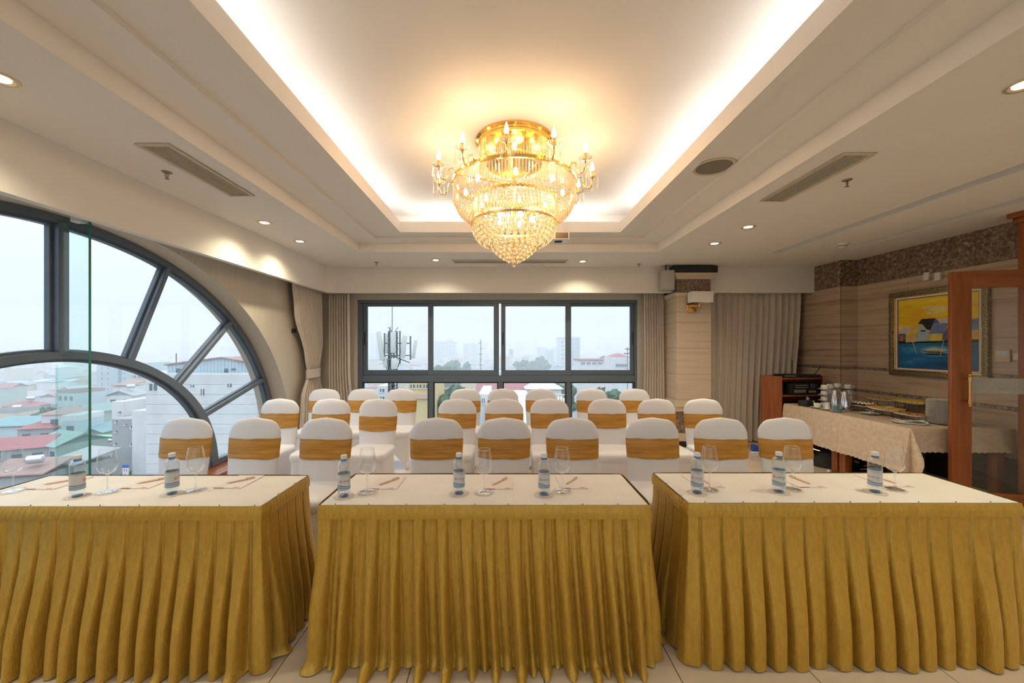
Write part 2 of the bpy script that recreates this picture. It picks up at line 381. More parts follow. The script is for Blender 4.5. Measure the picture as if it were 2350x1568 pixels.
# cove tubes (fluorescent, cool white) lying behind the lip, with gaps between them
M['tube'] = emat('cove_tube_glow', (1.0, 0.98, 0.94), 9.0)
tm = {}
def tube_lamp(p0, p1):
    o = MB().cyl(p0, p1, 0.013, 8).build('cove_tube', M['tube'], ce, 1.0)
xa, xb_, ya, yb_ = R5[0] - 0.10, R5[2] + 0.10, R5[1] - 0.10, R5[3] + 0.10; zt = 2.96
for k in range(4):
    y0 = ya + 0.10 + k * 1.21
    for x in (xa, xb_): tube_lamp((x, y0, zt), (x, y0 + 1.1, zt))
for k in range(2):
    x0 = xa + 0.2 + k * 1.27
    for y in (ya, yb_): tube_lamp((x0, y, zt), (x0 + 1.15, y, zt))
# ---- curtain tracks in the ceiling slots
for x0, x1, y1 in SL: MB().box((x0 + x1) / 2 - 0.015, YF + 0.05, Z0 + 0.03, (x0 + x1) / 2 + 0.015, y1 - 0.02, Z0 + 0.058).build('slot_track', M['ceil'], ce)

# ================================================================= WINDOWS
# ---- window_1: sliding window in the back wall
w1 = struct('window_1', (0, 0, 0), 'wide dark grey sliding window over the city')
YW = YB + 0.02
def W(px, py): return ((px - CX) / F * YW, CH - (py - CY) / F * YW)
def wbar(name, x0, y0, x1, y1, d0, d1, m='frame', par=None):
    a = W(x0, y0); c = W(x1, y1)
    return MB().box(min(a[0], c[0]), YW + d0, min(a[1], c[1]), max(a[0], c[0]), YW + d1, max(a[1], c[1])).build(name, M[m], par or w1, 0.6, 0.004, 1)
yb = 993
wbar('frame', 820, 687, 1466, 696, 0.0, 0.10); wbar('frame', 820, 696, 831, yb, 0.0, 0.10); wbar('frame', 1457, 696, 1466, yb, 0.0, 0.10)
wbar('frame', 831, yb - 10, 1457, yb, 0.0, 0.10); wbar('transom', 831, 862, 1457, 877, 0.0, 0.10)
for x in (983, 1143, 1300): wbar('mullion', x, 877, x + 11, yb - 10, 0.01, 0.09)
lows = [(831, 983), (994, 1143), (1154, 1300), (1311, 1457)]
for x0, x1 in lows:
    wbar('glazing_bead', x0, 877, x1, 880, 0.02, 0.08, 'framedk'); wbar('glazing_bead', x0, 880, x0 + 2.5, yb - 10, 0.02, 0.08, 'framedk'); wbar('glazing_bead', x1 - 2.5, 880, x1, yb - 10, 0.02, 0.08, 'framedk')
    wbar('pane', x0 + 2.5, 880, x1 - 2.5, yb - 10, 0.048, 0.052, 'glass')
for k, (x0, x1, d, gx0, gx1) in enumerate([(831, 993, 0.045, 841, 982), (982, 1145, 0.005, 994, 1133), (1150, 1311, 0.005, 1160, 1298), (1300, 1457, 0.045, 1311, 1448)]):
    s = wbar('sash', x0, 696, x1, 703, d, d + 0.04)
    s.name = 'sash'
    wbar('sash_rail', x0, 850, x1, 862, d, d + 0.04, par=s); wbar('sash_stile', x0, 703, gx0, 850, d, d + 0.04, par=s); wbar('sash_stile', gx1, 703, x1, 850, d, d + 0.04, par=s)
    wbar('pane', gx0, 703, gx1, 850, d + 0.018, d + 0.022, 'glass', par=s)
    if k in (0, 2, 3):
        hx = x0 + 3 if k != 3 else x1 - 5
        wbar('handle', hx, 762, hx + 2.5, 792, d - 0.014, d, 'framedk', par=s)
# ---- window_2: big elliptical fan window in the left wall
w2 = struct('window_2', (0, 0, 0), 'huge arched dark grey window with radiating bars')
XW0, XW1 = XL - 0.20, XL - 0.28
def ering(b, a1, b1, a2, b2, x0, x1, n=80):
    for k in range(n):
        t0, t1 = pi * k / n, pi * (k + 1) / n
        A = [(EY + a1 * math.cos(t), EZ + b1 * math.sin(t)) for t in (t0, t1)]; B = [(EY + a2 * math.cos(t), EZ + b2 * math.sin(t)) for t in (t0, t1)]
        for X in (x0, x1): b.quad((X, *A[0]), (X, *A[1]), (X, *B[1]), (X, *B[0]))
        for Q in (A, B): b.quad((x0, *Q[0]), (x0, *Q[1]), (x1, *Q[1]), (x1, *Q[0]))
OA, OB, IA, IB, JA, JB = EA - 0.070, EB - 0.060, 1.575, 1.275, 1.480, 1.222
b = MB(); ering(b, EA - 0.001, EB - 0.001, OA, OB, XW0, XW1); b.build('outer_arch', M['frame'], w2, 0.5)
b = MB(); ering(b, OA, OB, OA - 0.022, OB - 0.022, XW0 - 0.03, XW1); b.build('arch_bead', M['frame'], w2, 0.5)
b = MB(); ering(b, IA, IB, JA, JB, XW0 + 0.01, XW1); b.build('inner_arch', M['frame'], w2, 0.5)
b = MB(); ering(b, JA, JB, JA - 0.02, JB - 0.02, XW0 - 0.03, XW1); b.build('arch_bead', M['frame'], w2, 0.5)
b = MB(); ering(b, IA + 0.02, IB + 0.02, IA, IB, XW0 - 0.03, XW1); b.build('arch_bead', M['frame'], w2, 0.5)
MB().box(XW1, EY - OA - 0.03, EZ - 0.004, XW0, EY + OA + 0.03, EZ + 0.06).build('bottom_bar', M['frame'], w2, 0.6, 0.004, 1)
def spoke(p, q, wd=0.046):
    for sgn in (1, -1):
        A = Vector((sgn * (p[0] - EY) + EY, p[1])); B = Vector((sgn * (q[0] - EY) + EY, q[1])); d = (B - A).normalized(); nrm = Vector((-d.y, d.x)) * wd / 2
        b = MB(); b.prism([A + nrm, A - nrm, B - nrm, B + nrm], XW1, XW0 + 0.005, 'x'); o = b.build('spoke', M['frame'], w2, 0.6, 0.004, 1)
        if sgn == 1 and abs(p[0] - EY) < 0.01: break
        nb = nrm * 1.7
        MB().prism([A + nb, A - nb, B - nb, B + nb], XW1, XW0 - 0.035, 'x').build('spoke_bead', M['frame'], o, 0.6, 0.003, 1)
ang = []
for (x0, y0, x1, y1) in ((307, 820, 392, 606), (422, 872, 536, 735), (485, 943, 614, 866)):
    a = PX(x0, y0, XW0); c = PX(x1, y1, XW0)
    def snap(yz, ea, eb):
        t = math.atan2((yz.z - EZ) / eb, (yz.y - EY) / ea); return (EY + ea * math.cos(t), EZ + eb * math.sin(t)), t
    p, t0 = snap(a, IA - 0.02, IB - 0.02); q, t1 = snap(c, OA + 0.02, OB + 0.02); spoke(p, q); ang.append((t0, t1))
MB().box(XW1, EY - 0.020, EZ + IB - 0.03, XW0 + 0.012, EY + 0.050, EZ + OB + 0.02).build('spoke', M['frame'], w2, 0.6, 0.006, 1)
MB().box(XW1, EY - 0.040, EZ + IB - 0.03, XW0 - 0.035, EY + 0.070, EZ + OB + 0.02).build('spoke_bead', M['frame'], w2, 0.6, 0.004, 1)
XG = XW0 - 0.055
b = MB(); pts = [(EY + (JA - 0.01) * math.cos(pi * k / 40), EZ + (JB - 0.01) * math.sin(pi * k / 40)) for k in range(41)]
b.prism([(y, max(z, EZ + 0.07)) for y, z in pts], XG - 0.003, XG + 0.003, 'x'); b.build('pane', M['glass'], w2)
brk0 = [pi / 2] + [a[0] for a in ang][::1] + [0.0]; brk1 = [pi / 2] + [a[1] for a in ang] + [0.0]
for sgn in (1, -1):
    for k in range(4):
        lo = [brk0[k] + (brk0[k + 1] - brk0[k]) * i / 10 for i in range(11)]; hi = [brk1[k] + (brk1[k + 1] - brk1[k]) * i / 10 for i in range(11)]
        poly = [(EY + sgn * (IA + 0.01) * math.cos(t), EZ + (IB + 0.01) * math.sin(t)) for t in lo] + [(EY + sgn * (OA - 0.01) * math.cos(t), EZ + (OB - 0.01) * math.sin(t)) for t in hi[::-1]]
        MB().prism([(y, max(z, EZ + 0.07)) for y, z in poly], XG - 0.003, XG + 0.003, 'x').build('pane', M['glass'], w2)
# glass fin standing in the reveal at the middle of the arch
fin = [(XL - 0.140, EZ), (XL + 0.09, EZ), (XL + 0.09, 2.42), (XL - 0.090, 2.42), (XL - 0.090, EZ + JB - 0.04), (XL - 0.140, EZ + JB - 0.04)]
MB().prism(fin, EY - 0.085, EY - 0.073, 'y').build('glass_fin', M['fin'], w2)
MB().box(XL + 0.090, EY - 0.086, EZ, XL + 0.0945, EY - 0.072, 2.42).build('fin_edge', M['finedge'], w2)
MB().box(XL - 0.1445, EY - 0.086, EZ, XL - 0.1402, EY - 0.072, EZ + JB - 0.04).build('fin_edge', M['fin'], w2)
MB().box(XL - 0.02, EY - 0.105, 2.375, XL + 0.04, EY - 0.053, 2.42).build('fin_clamp', M['white'], w2, 0.6, 0.004)
# ================================================================= CEILING FIXTURES
M['lampglow'] = emat('downlight_glow', (1.0, 0.88, 0.56), 9.0)
M['trimring'] = mat('brushed_trim_ring', (0.72, 0.62, 0.42), 0.3, 0.6)
def downlight_meshes():
    ringm = MB().lathe([(0.052, 0.0), (0.054, -0.006), (0.066, -0.007), (0.070, -0.002), (0.070, 0.0)], 28).mesh('trim_ring', M['trimring'], 0.8)
    cup = MB().lathe([(0.053, -0.006), (0.046, -0.0025), (0.041, -0.002)], 28).mesh('reflector', M['trimring'], 0.8)
    lamp = MB().lathe([(0.0005, -0.0045), (0.030, -0.0040), (0.041, -0.0022), (0.041, -0.0005)], 24).mesh('lamp_glass', M['lampglow'], 0.8)
    return ringm, cup, lamp
dl = downlight_meshes()
DL = [(607, 511, 'by the arched window, second from the back curtain', 0), (688, 554, 'by the arched window, nearest the back curtain', 0), (1000, 597, 'by the sliding window, curtained end of the air slot', 0),
      (1337, 600, 'by the sliding window, speaker end of the air slot', 0), (1640, 559, 'over the buffet side, nearest the column', 0), (1717, 521, 'over the buffet side, second from the column', 0),
      (-4, 178, 'beside the left air grille, away from the windows corner', 0), (2352, 193, 'beside the right air grille, away from the column', 0)]
DL_ADDED = [(-2.31, -0.3), (2.45, -0.3), (-2.31, -2.2), (2.45, -2.2), (0.1, -1.9), (4.0, 0.6)]        # unseen lamps, added out of view to light the front of the room
for px, py, wh, _ in DL + [(x_, y_, 'added out of view to light the front of the room', 1) for x_, y_ in DL_ADDED]:
    p = PZ(px, py, Z0) if not _ else (px, py, Z0)
    t = thing('downlight', 'round recessed downlight ' + wh, 'downlight', p, 0, 'recessed ceiling downlights')
    obj('trim_ring', dl[0], t); obj('reflector', dl[1], t); obj('lamp_glass', dl[2], t)
    l = light('downlight_beam', 'SPOT', (0, 0, -0.012), 42, (1.0, 0.86, 0.60), spot_size=math.radians(142), spot_blend=1.0, shadow_soft_size=0.04); l.parent = t
# ---- air grilles with slats
M['grille'] = mat('grille_paint', (0.62, 0.54, 0.43), 0.5)
M['ductshade'] = mat('grille_painted_shade', (0.015, 0.013, 0.01), 0.9)  # near-black colour standing in for the shade between the slats
def grille(x0, y0, x1, y1, label, along_y=True, ns=9, margin=0.024):
    t = thing('air_grille', label, 'air grille', ((x0 + x1) / 2, (y0 + y1) / 2, Z0)); hx, hy = (x1 - x0) / 2, (y1 - y0) / 2; m = margin
    b = MB(); b.box(-hx, -hy, -0.010, hx, -hy + m, 0); b.box(-hx, hy - m, -0.010, hx, hy, 0); b.box(-hx, -hy + m, -0.010, -hx + m, hy - m, 0); b.box(hx - m, -hy + m, -0.010, hx, hy - m, 0)
    b.build('frame', M['grille'], t, 0.6, 0.002, 1)
    MB().box(-hx + m * .8, -hy + m * .8, -0.002, hx - m * .8, hy - m * .8, -0.0005).build('duct_shade_plate', M['ductshade'], t)  # flat plate without depth, its dark colour paints the shade of the duct
    w_ = (2 * hx - 2 * m) if along_y else (2 * hy - 2 * m); pitch = w_ / ns
    me = (MB().box(-pitch * .17, -hy + m, -0.009, pitch * .17, hy - m, -0.003) if along_y else MB().box(-hx + m, -pitch * .17, -0.009, hx - m, pitch * .17, -0.003)).mesh('slat', M['grille'])
    for k in range(ns):
        c = -w_ / 2 + (k + .5) * pitch
        obj('slat', me, t, (c, 0, 0) if along_y else (0, c, 0))
grille(-2.235, 2.40, -2.025, 3.235, 'long cream ceiling air grille on the arched window side')
grille(2.145, 2.515, 2.355, 3.355, 'long cream ceiling air grille on the buffet side')
grille(-0.745, 5.60, 0.895, 5.80, 'wide narrow air grille in front of the sliding window', False, 5, 0.022)
# ---- sprinklers
M['sprk'] = mat('sprinkler_metal', (0.30, 0.26, 0.20), 0.35, 0.9); M['redb'] = mat('red_bulb', (0.5, 0.03, 0.02), 0.2)
sp = [MB().lathe([(0.0005, -0.012), (0.015, -0.010), (0.030, -0.004), (0.033, 0.0)], 20).mesh('escutcheon', M['sprk'], 0.7),
      MB().tube([(-0.010, 0, -0.010), (-0.011, 0, -0.030), (-0.004, 0, -0.040)], 0.0022, 6).tube([(0.010, 0, -0.010), (0.011, 0, -0.030), (0.004, 0, -0.040)], 0.0022, 6).cyl((0, 0, -0.036), (0, 0, -0.046), 0.004, 8).mesh('yoke', M['sprk'], 0.7),
      MB().lathe([(0.0005, -0.046), (0.014, -0.047), (0.014, -0.049), (0.0005, -0.049)], 14).mesh('deflector', M['sprk'], 0.7),
      MB().cyl((0, 0, -0.012), (0, 0, -0.036), 0.0025, 8).mesh('glass_bulb', M['redb'], 0.7)]
for px, py, wh in ((383, 395, 'beside the left air grille'), (1944, 413, 'beside the right air grille'), (864, 602, 'near the curtained corner'), (1466, 606, 'near the wall speaker')):
    t = thing('fire_sprinkler', 'small dark metal fire sprinkler on the ceiling ' + wh, 'sprinkler', PZ(px, py, Z0), 0.3, 'ceiling fire sprinklers')
    for n_, me in zip(('escutcheon', 'yoke', 'deflector', 'glass_bulb'), sp): obj(n_, me, t)
# ---- round ceiling speaker
M['mesh'] = mat('speaker_mesh', (0.22, 0.19, 0.155), 0.7)
t = thing('ceiling_speaker', 'large round flush ceiling speaker with beige mesh cover', 'speaker', (1.600, 3.045, Z2))
MB().lathe([(0.132, 0.0), (0.128, -0.006), (0.140, -0.013), (0.152, -0.008), (0.153, 0.0)], 48).build('rim', M['grille'], t, 0.6)
MB().lathe([(0.0005, -0.005), (0.129, -0.005)], 48).build('mesh_cover', M['mesh'], t)
# ---- smoke detector
t = thing('smoke_detector', 'white round smoke detector on the ceiling beside the track slot', 'smoke detector', PZ(1934, 559, Z0))
MB().lathe([(0.052, 0.0), (0.052, -0.014), (0.046, -0.020)], 28).build('base', M['white'], t, 0.6)
MB().lathe([(0.040, -0.019), (0.040, -0.040), (0.030, -0.050), (0.0005, -0.052)], 28).build('sensor_head', M['white'], t, 0.6)
MB().lathe([(0.0405, -0.030), (0.0415, -0.033), (0.0405, -0.036)], 28).build('vent_band', M['blackm'], t, 0.6)
# ---- projector hanging behind the chandelier
t = thing('projector', 'small white ceiling projector half hidden behind the chandelier', 'projector', (0.555, 4.30, 2.68))
rbox(-0.13, -0.11, -0.045, 0.13, 0.11, 0.035, 'housing', M['white'], t, 0.012)
rbox(-0.02, -0.116, -0.032, 0.115, -0.110, 0.026, 'front_panel', mat('projector_front', (0.22, 0.15, 0.10), 0.3), t, 0.004)
MB().box(-0.02, -0.06, -0.048, 0.06, 0.02, -0.045).build('vent', M['blackm'], t)
MB().cyl((0, 0, 0.035), (0, 0, Z3 - 2.68), 0.016, 12).build('mount_pole', M['white'], t, 0.6)

# ================================================================= CHANDELIER
CHX, CHY = 0.079, 3.295
ch = thing('chandelier', 'large tiered gold and crystal chandelier with candle bulbs', 'chandelier', (CHX, CHY, 0))
def crystal(name, tint, body=0.3, f0=0.10, power=2.0):
    """cut crystal: clear, with bright edge reflections and some light caught in the facets"""
    m = bpy.data.materials.new(name); m.use_nodes = True; t = m.node_tree; N = t.nodes.new; L = t.links.new
    tr = N('ShaderNodeBsdfTransparent'); tr.inputs[0].default_value = (*tint, 1)
    gl = N('ShaderNodeBsdfGlossy'); gl.inputs['Roughness'].default_value = 0.03
    tl = N('ShaderNodeBsdfTranslucent'); tl.inputs[0].default_value = (1.0, 0.93, 0.80, 1)
    lw = N('ShaderNodeLayerWeight'); lw.inputs[0].default_value = 0.5
    pw = N('ShaderNodeMath'); pw.operation = 'POWER'; pw.inputs[1].default_value = power; L(lw.outputs['Facing'], pw.inputs[0])
    mu = N('ShaderNodeMath'); mu.operation = 'MULTIPLY_ADD'; mu.inputs[1].default_value = 0.8; mu.inputs[2].default_value = f0; L(pw.outputs[0], mu.inputs[0])
    a = N('ShaderNodeMixShader'); a.inputs[0].default_value = body; L(tr.outputs[0], a.inputs[1]); L(tl.outputs[0], a.inputs[2])
    c = N('ShaderNodeMixShader'); L(mu.outputs[0], c.inputs[0]); L(a.outputs[0], c.inputs[1]); L(gl.outputs[0], c.inputs[2])
    L(c.outputs[0], t.nodes['Material Output'].inputs[0]); return m
M['rodglass'] = crystal('crystal_rods', (1.0, 0.97, 0.90), 0.16, 0.08, 1.6)
M['bead'] = crystal('crystal_beads', (1.0, 0.95, 0.84), 0.20, 0.07, 1.5)
M['drop'] = crystal('clear_crystal_drops', (0.99, 0.97, 0.94), 0.10, 0.06, 1.8)
M['flame'] = emat('candle_bulb_glow', (1.0, 0.74, 0.42), 18.0)
M['inbulb'] = emat('inner_bulb_glow', (1.0, 0.70, 0.36), 14.0)
MB().lathe([(0.319, Z3), (0.322, Z3 - 0.012), (0.300, Z3 - 0.022), (0.300, Z3 - 0.034), (0.285, Z3 - 0.040), (0.0005, Z3 - 0.040)], 64).build('canopy', M['gold'], ch, 0.5)
MB().lathe([(0.0005, 2.995), (0.22, 2.995), (0.235, 3.005), (0.235, 3.02), (0.22, 3.03), (0.0005, 3.03)], 48).build('inner_plate', M['gold'], ch, 0.5)
MB().cyl((0, 0, Z3 - 0.04), (0, 0, 2.24), 0.012, 10).build('stem', M['gold'], ch, 0.6)
def hoop(r, z, tr=0.008, h=0.012): MB().lathe([(r - tr, z - h), (r + tr, z - h), (r + tr, z + h), (r - tr, z + h), (r - tr, z - h)], 64).build('hoop', M['gold'], ch, 0.5)
hoop(0.285, Z3 - 0.045); hoop(0.500, 2.845); hoop(0.345, 2.70); hoop(0.352, 2.515, 0.006, 0.008)
for k in range(4):
    a = k * pi / 2 + 0.4; MB().tube([(0, 0, 2.845), (0.5 * math.cos(a), 0.5 * math.sin(a), 2.845)], 0.006, 6).build('hoop_spoke', M['gold'], ch, 0.6)
# rows of glass rods: too narrow to tell apart one by one
def rods(name, r, z0, z1, n, wd=0.0075):
    b = MB()
    for k in range(n):
        a = 2 * pi * k / n; c, s_ = math.cos(a), math.sin(a)
        ring_ = [(r + wd * math.cos(q), wd * 0.95 * math.sin(q)) for q in (0, 2.1, 4.2)]
        pts = [(x * c - y * s_, x * s_ + y * c) for x, y in ring_]; n0 = len(b.v)
        b.v += [(x, y, z1) for x, y in pts] + [(x, y, z0 + 0.012) for x, y in pts] + [(r * c, r * s_, z0)]
        for i in range(3):
            j = (i + 1) % 3
            b.f.append((n0 + i, n0 + j, n0 + 3 + j, n0 + 3 + i)); b.mi.append(0); b.f.append((n0 + 3 + i, n0 + 3 + j, n0 + 6)); b.mi.append(0)
    o = b.build(name, M['rodglass'], ch); o['kind'] = 'stuff'; return o
rods('rod_curtain', 0.282, 2.93, Z3 - 0.055, 76); rods('rod_curtain', 0.497, 2.675, 2.832, 128); rods('rod_curtain', 0.342, 2.53, 2.69, 92)
# upper bowl of small beads in strings (tiny, joined)
bead_t = MB().sphere((0, 0, 0), 0.5, 7, 5)
b = MB()
for k in range(88):
    a = 2 * pi * k / 88
    for i in range(9):
        q = i / 8; r = 0.488 - 0.14 * q ** 1.5; z = 2.70 - 0.145 * math.sin(q * pi / 2) ** 0.9
        n0 = len(b.v); cx_, cy_ = r * math.cos(a + i * 0.035), r * math.sin(a + i * 0.035); sz = 0.0245
        b.v += [(cx_ + v[0] * sz, cy_ + v[1] * sz, z + v[2] * sz) for v in bead_t.v]; b.f += [tuple(n0 + i_ for i_ in f) for f in bead_t.f]; b.mi += [0] * len(bead_t.f)
o = b.build('bead_strings', M['bead'], ch, 3.2); o['kind'] = 'stuff'
# gold loops under the third hoop
b = MB()
for k in range(60):
    a = 2 * pi * k / 60; c, s_ = math.cos(a), math.sin(a)
    pts = []
    for i in range(7):
        q = i / 6 * pi; rr_ = 0.352 - 0.045 * (1 - math.cos(q)) / 2 + 0.022 * math.sin(q); z = 2.51 - 0.04 * (i / 6)
        pts.append((rr_ * c, rr_ * s_, z))
    b.tube(pts, 0.0022, 4, False)
o = b.build('gold_loops', M['gold'], ch, 3.2); o['kind'] = 'stuff'
# big crystal balls of the lower bowl: each one a bead
ballm = MB().sphere((0, 0, 0), 0.0205, 12, 8, 1.15).mesh('crystal_ball', M['bead'], 3.2)
nb = 0
for r, z, n, sc_ in ((0.335, 2.468, 42, 1.0), (0.322, 2.438, 40, 1.0), (0.303, 2.408, 37, 1.05), (0.278, 2.380, 34, 1.05), (0.238, 2.358, 28, 1.05), (0.180, 2.345, 23, 1.05), (0.172, 2.316, 22, 1.0), (0.145, 2.290, 19, 1.0), (0.116, 2.266, 16, 1.0), (0.084, 2.243, 12, 1.0), (0.046, 2.222, 7, 1.0), (0.0, 2.190, 1, 1.15)):
    for k in range(n):
        a = 2 * pi * (k + 0.5 * (nb % 2)) / max(n, 1); o = obj('crystal_ball', ballm, ch, (r * math.cos(a), r * math.sin(a), z)); o.scale = (sc_,) * 3
    nb += 1
# twelve arms with cup, candle, flame bulb and hanging drops
armm = MB().tube([(0.50, 0, 2.845), (0.53, 0, 2.885), (0.555, 0, 2.875), (0.565, 0, 2.82), (0.585, 0, 2.785), (0.615, 0, 2.79), (0.632, 0, 2.83), (0.635, 0, 2.87)], 0.0058, 7).mesh('arm', M['gold'], 3.2)
cupm = MB().lathe([(0.004, 0.0), (0.012, 0.004), (0.032, 0.010), (0.050, 0.024), (0.052, 0.026), (0.048, 0.027), (0.030, 0.014), (0.004, 0.008)], 20).mesh('glass_cup', M['drop'], 3.2)
canm = MB().lathe([(0.0005, 0.0), (0.017, 0.0), (0.019, 0.012), (0.014, 0.018), (0.014, 0.045), (0.0005, 0.046)], 14).mesh('candle_holder', M['gold'], 0.6)
flm = MB().lathe([(0.0005, 0.0), (0.009, 0.002), (0.0165, 0.022), (0.0165, 0.034), (0.010, 0.058), (0.004, 0.078), (0.0005, 0.086)], 12).mesh('flame_bulb', M['flame'], 3.2)
drm = MB().lathe([(0.0005, 0.0), (0.0022, -0.004), (0.0030, -0.020), (0.008, -0.075), (0.0105, -0.092), (0.006, -0.104), (0.0005, -0.108)], 7).mesh('crystal_drop', M['drop'])
for k in range(12):
    a = -pi / 2 + math.radians(-6 + 30 * k); c, s_ = math.cos(a), math.sin(a)
    ar = obj('arm', armm, ch, (0, 0, 0), a)
    obj('glass_cup', cupm, ar, (0.635, 0, 2.868)); obj('candle_holder', canm, ar, (0.635, 0, 2.878)); obj('flame_bulb', flm, ar, (0.635, 0, 2.922))
    for q in range(5):
        an = 2 * pi * q / 5 + 0.3; obj('crystal_drop', drm, ar, (0.635 + 0.049 * math.cos(an), 0.049 * math.sin(an), 2.890))
# bulbs inside the body
inm = MB().sphere((0, 0, 0), 0.018, 10, 7, 1.6).mesh('inner_bulb', M['inbulb'], 3.2)
for k in range(8):
    a = 2 * pi * k / 8; obj('inner_bulb', inm, ch, (0.40 * math.cos(a), 0.40 * math.sin(a), 2.78))
for k in range(5):
    a = 2 * pi * k / 5; obj('inner_bulb', inm, ch, (0.15 * math.cos(a), 0.15 * math.sin(a), 2.56)); 
for k in range(4):
    a = 2 * pi * k / 4; obj('inner_bulb', inm, ch, (0.16 * math.cos(a), 0.16 * math.sin(a), 3.09))
WARM = (1.0, 0.60, 0.32)
for k in range(6):
    a = 2 * pi * k / 6; l = light('chandelier_glow', 'POINT', (0.56 * math.cos(a), 0.56 * math.sin(a), 2.94), 2.0, WARM, shadow_soft_size=0.05); l.parent = ch
for z, e, r in ((2.77, 8, 0.10), (2.57, 6, 0.08), (3.07, 1.5, 0.06)):
    l = light('chandelier_glow', 'POINT', (0.03, 0, z), e, WARM, shadow_soft_size=r); l.parent = ch
# ================================================================= SKIRTED TABLES
def velvet(name, c0, c1):
    m, t, b = base_mat(name); N = t.nodes.new; L = t.links.new
    tc = N('ShaderNodeTexCoord'); mp = N('ShaderNodeMapping'); mp.inputs['Scale'].default_value = (16, 16, 5); L(tc.outputs['Object'], mp.inputs[0])
    nz = N('ShaderNodeTexNoise'); nz.inputs['Scale'].default_value = 3.5; nz.inputs['Detail'].default_value = 6; nz.inputs['Distortion'].default_value = 0.8; L(mp.outputs[0], nz.inputs[0])
    r = N('ShaderNodeValToRGB'); r.color_ramp.elements[0].position = 0.3; r.color_ramp.elements[1].position = 0.72
    r.color_ramp.elements[0].color = (*c0, 1); r.color_ramp.elements[1].color = (*c1, 1); L(nz.outputs[0], r.inputs[0]); L(r.outputs[0], b.inputs['Base Color'])
    b.inputs['Roughness'].default_value = 0.40; b.inputs['Specular IOR Level'].default_value = 0.6; b.inputs['Metallic'].default_value = 0.42
    b.inputs['Sheen Weight'].default_value = 0.55; b.inputs['Sheen Roughness'].default_value = 0.22; b.inputs['Sheen Tint'].default_value = (1.0, 0.80, 0.35, 1)
    n2 = N('ShaderNodeTexNoise'); n2.inputs['Scale'].default_value = 9; n2.inputs['Detail'].default_value = 5; L(mp.outputs[0], n2.inputs[0])
    bp = N('ShaderNodeBump'); bp.inputs['Strength'].default_value = 0.22; bp.inputs['Distance'].default_value = 0.012; L(n2.outputs[0], bp.inputs['Height']); L(bp.outputs[0], b.inputs['Normal'])
    return m
M['velvet'] = velvet('gold_velvet', (0.52, 0.315, 0.040), (0.62, 0.39, 0.060))
M['topcloth'] = nmat('white_tablecloth', [(0.4, (0.80, 0.775, 0.73)), (0.6, (0.84, 0.82, 0.78))], (1, 1, 1), 3.0, 2, 0.75, spec=0.2)
M['pin'] = mat('pin_head', (0.02, 0.05, 0.10), 0.3)
ZT = 0.75
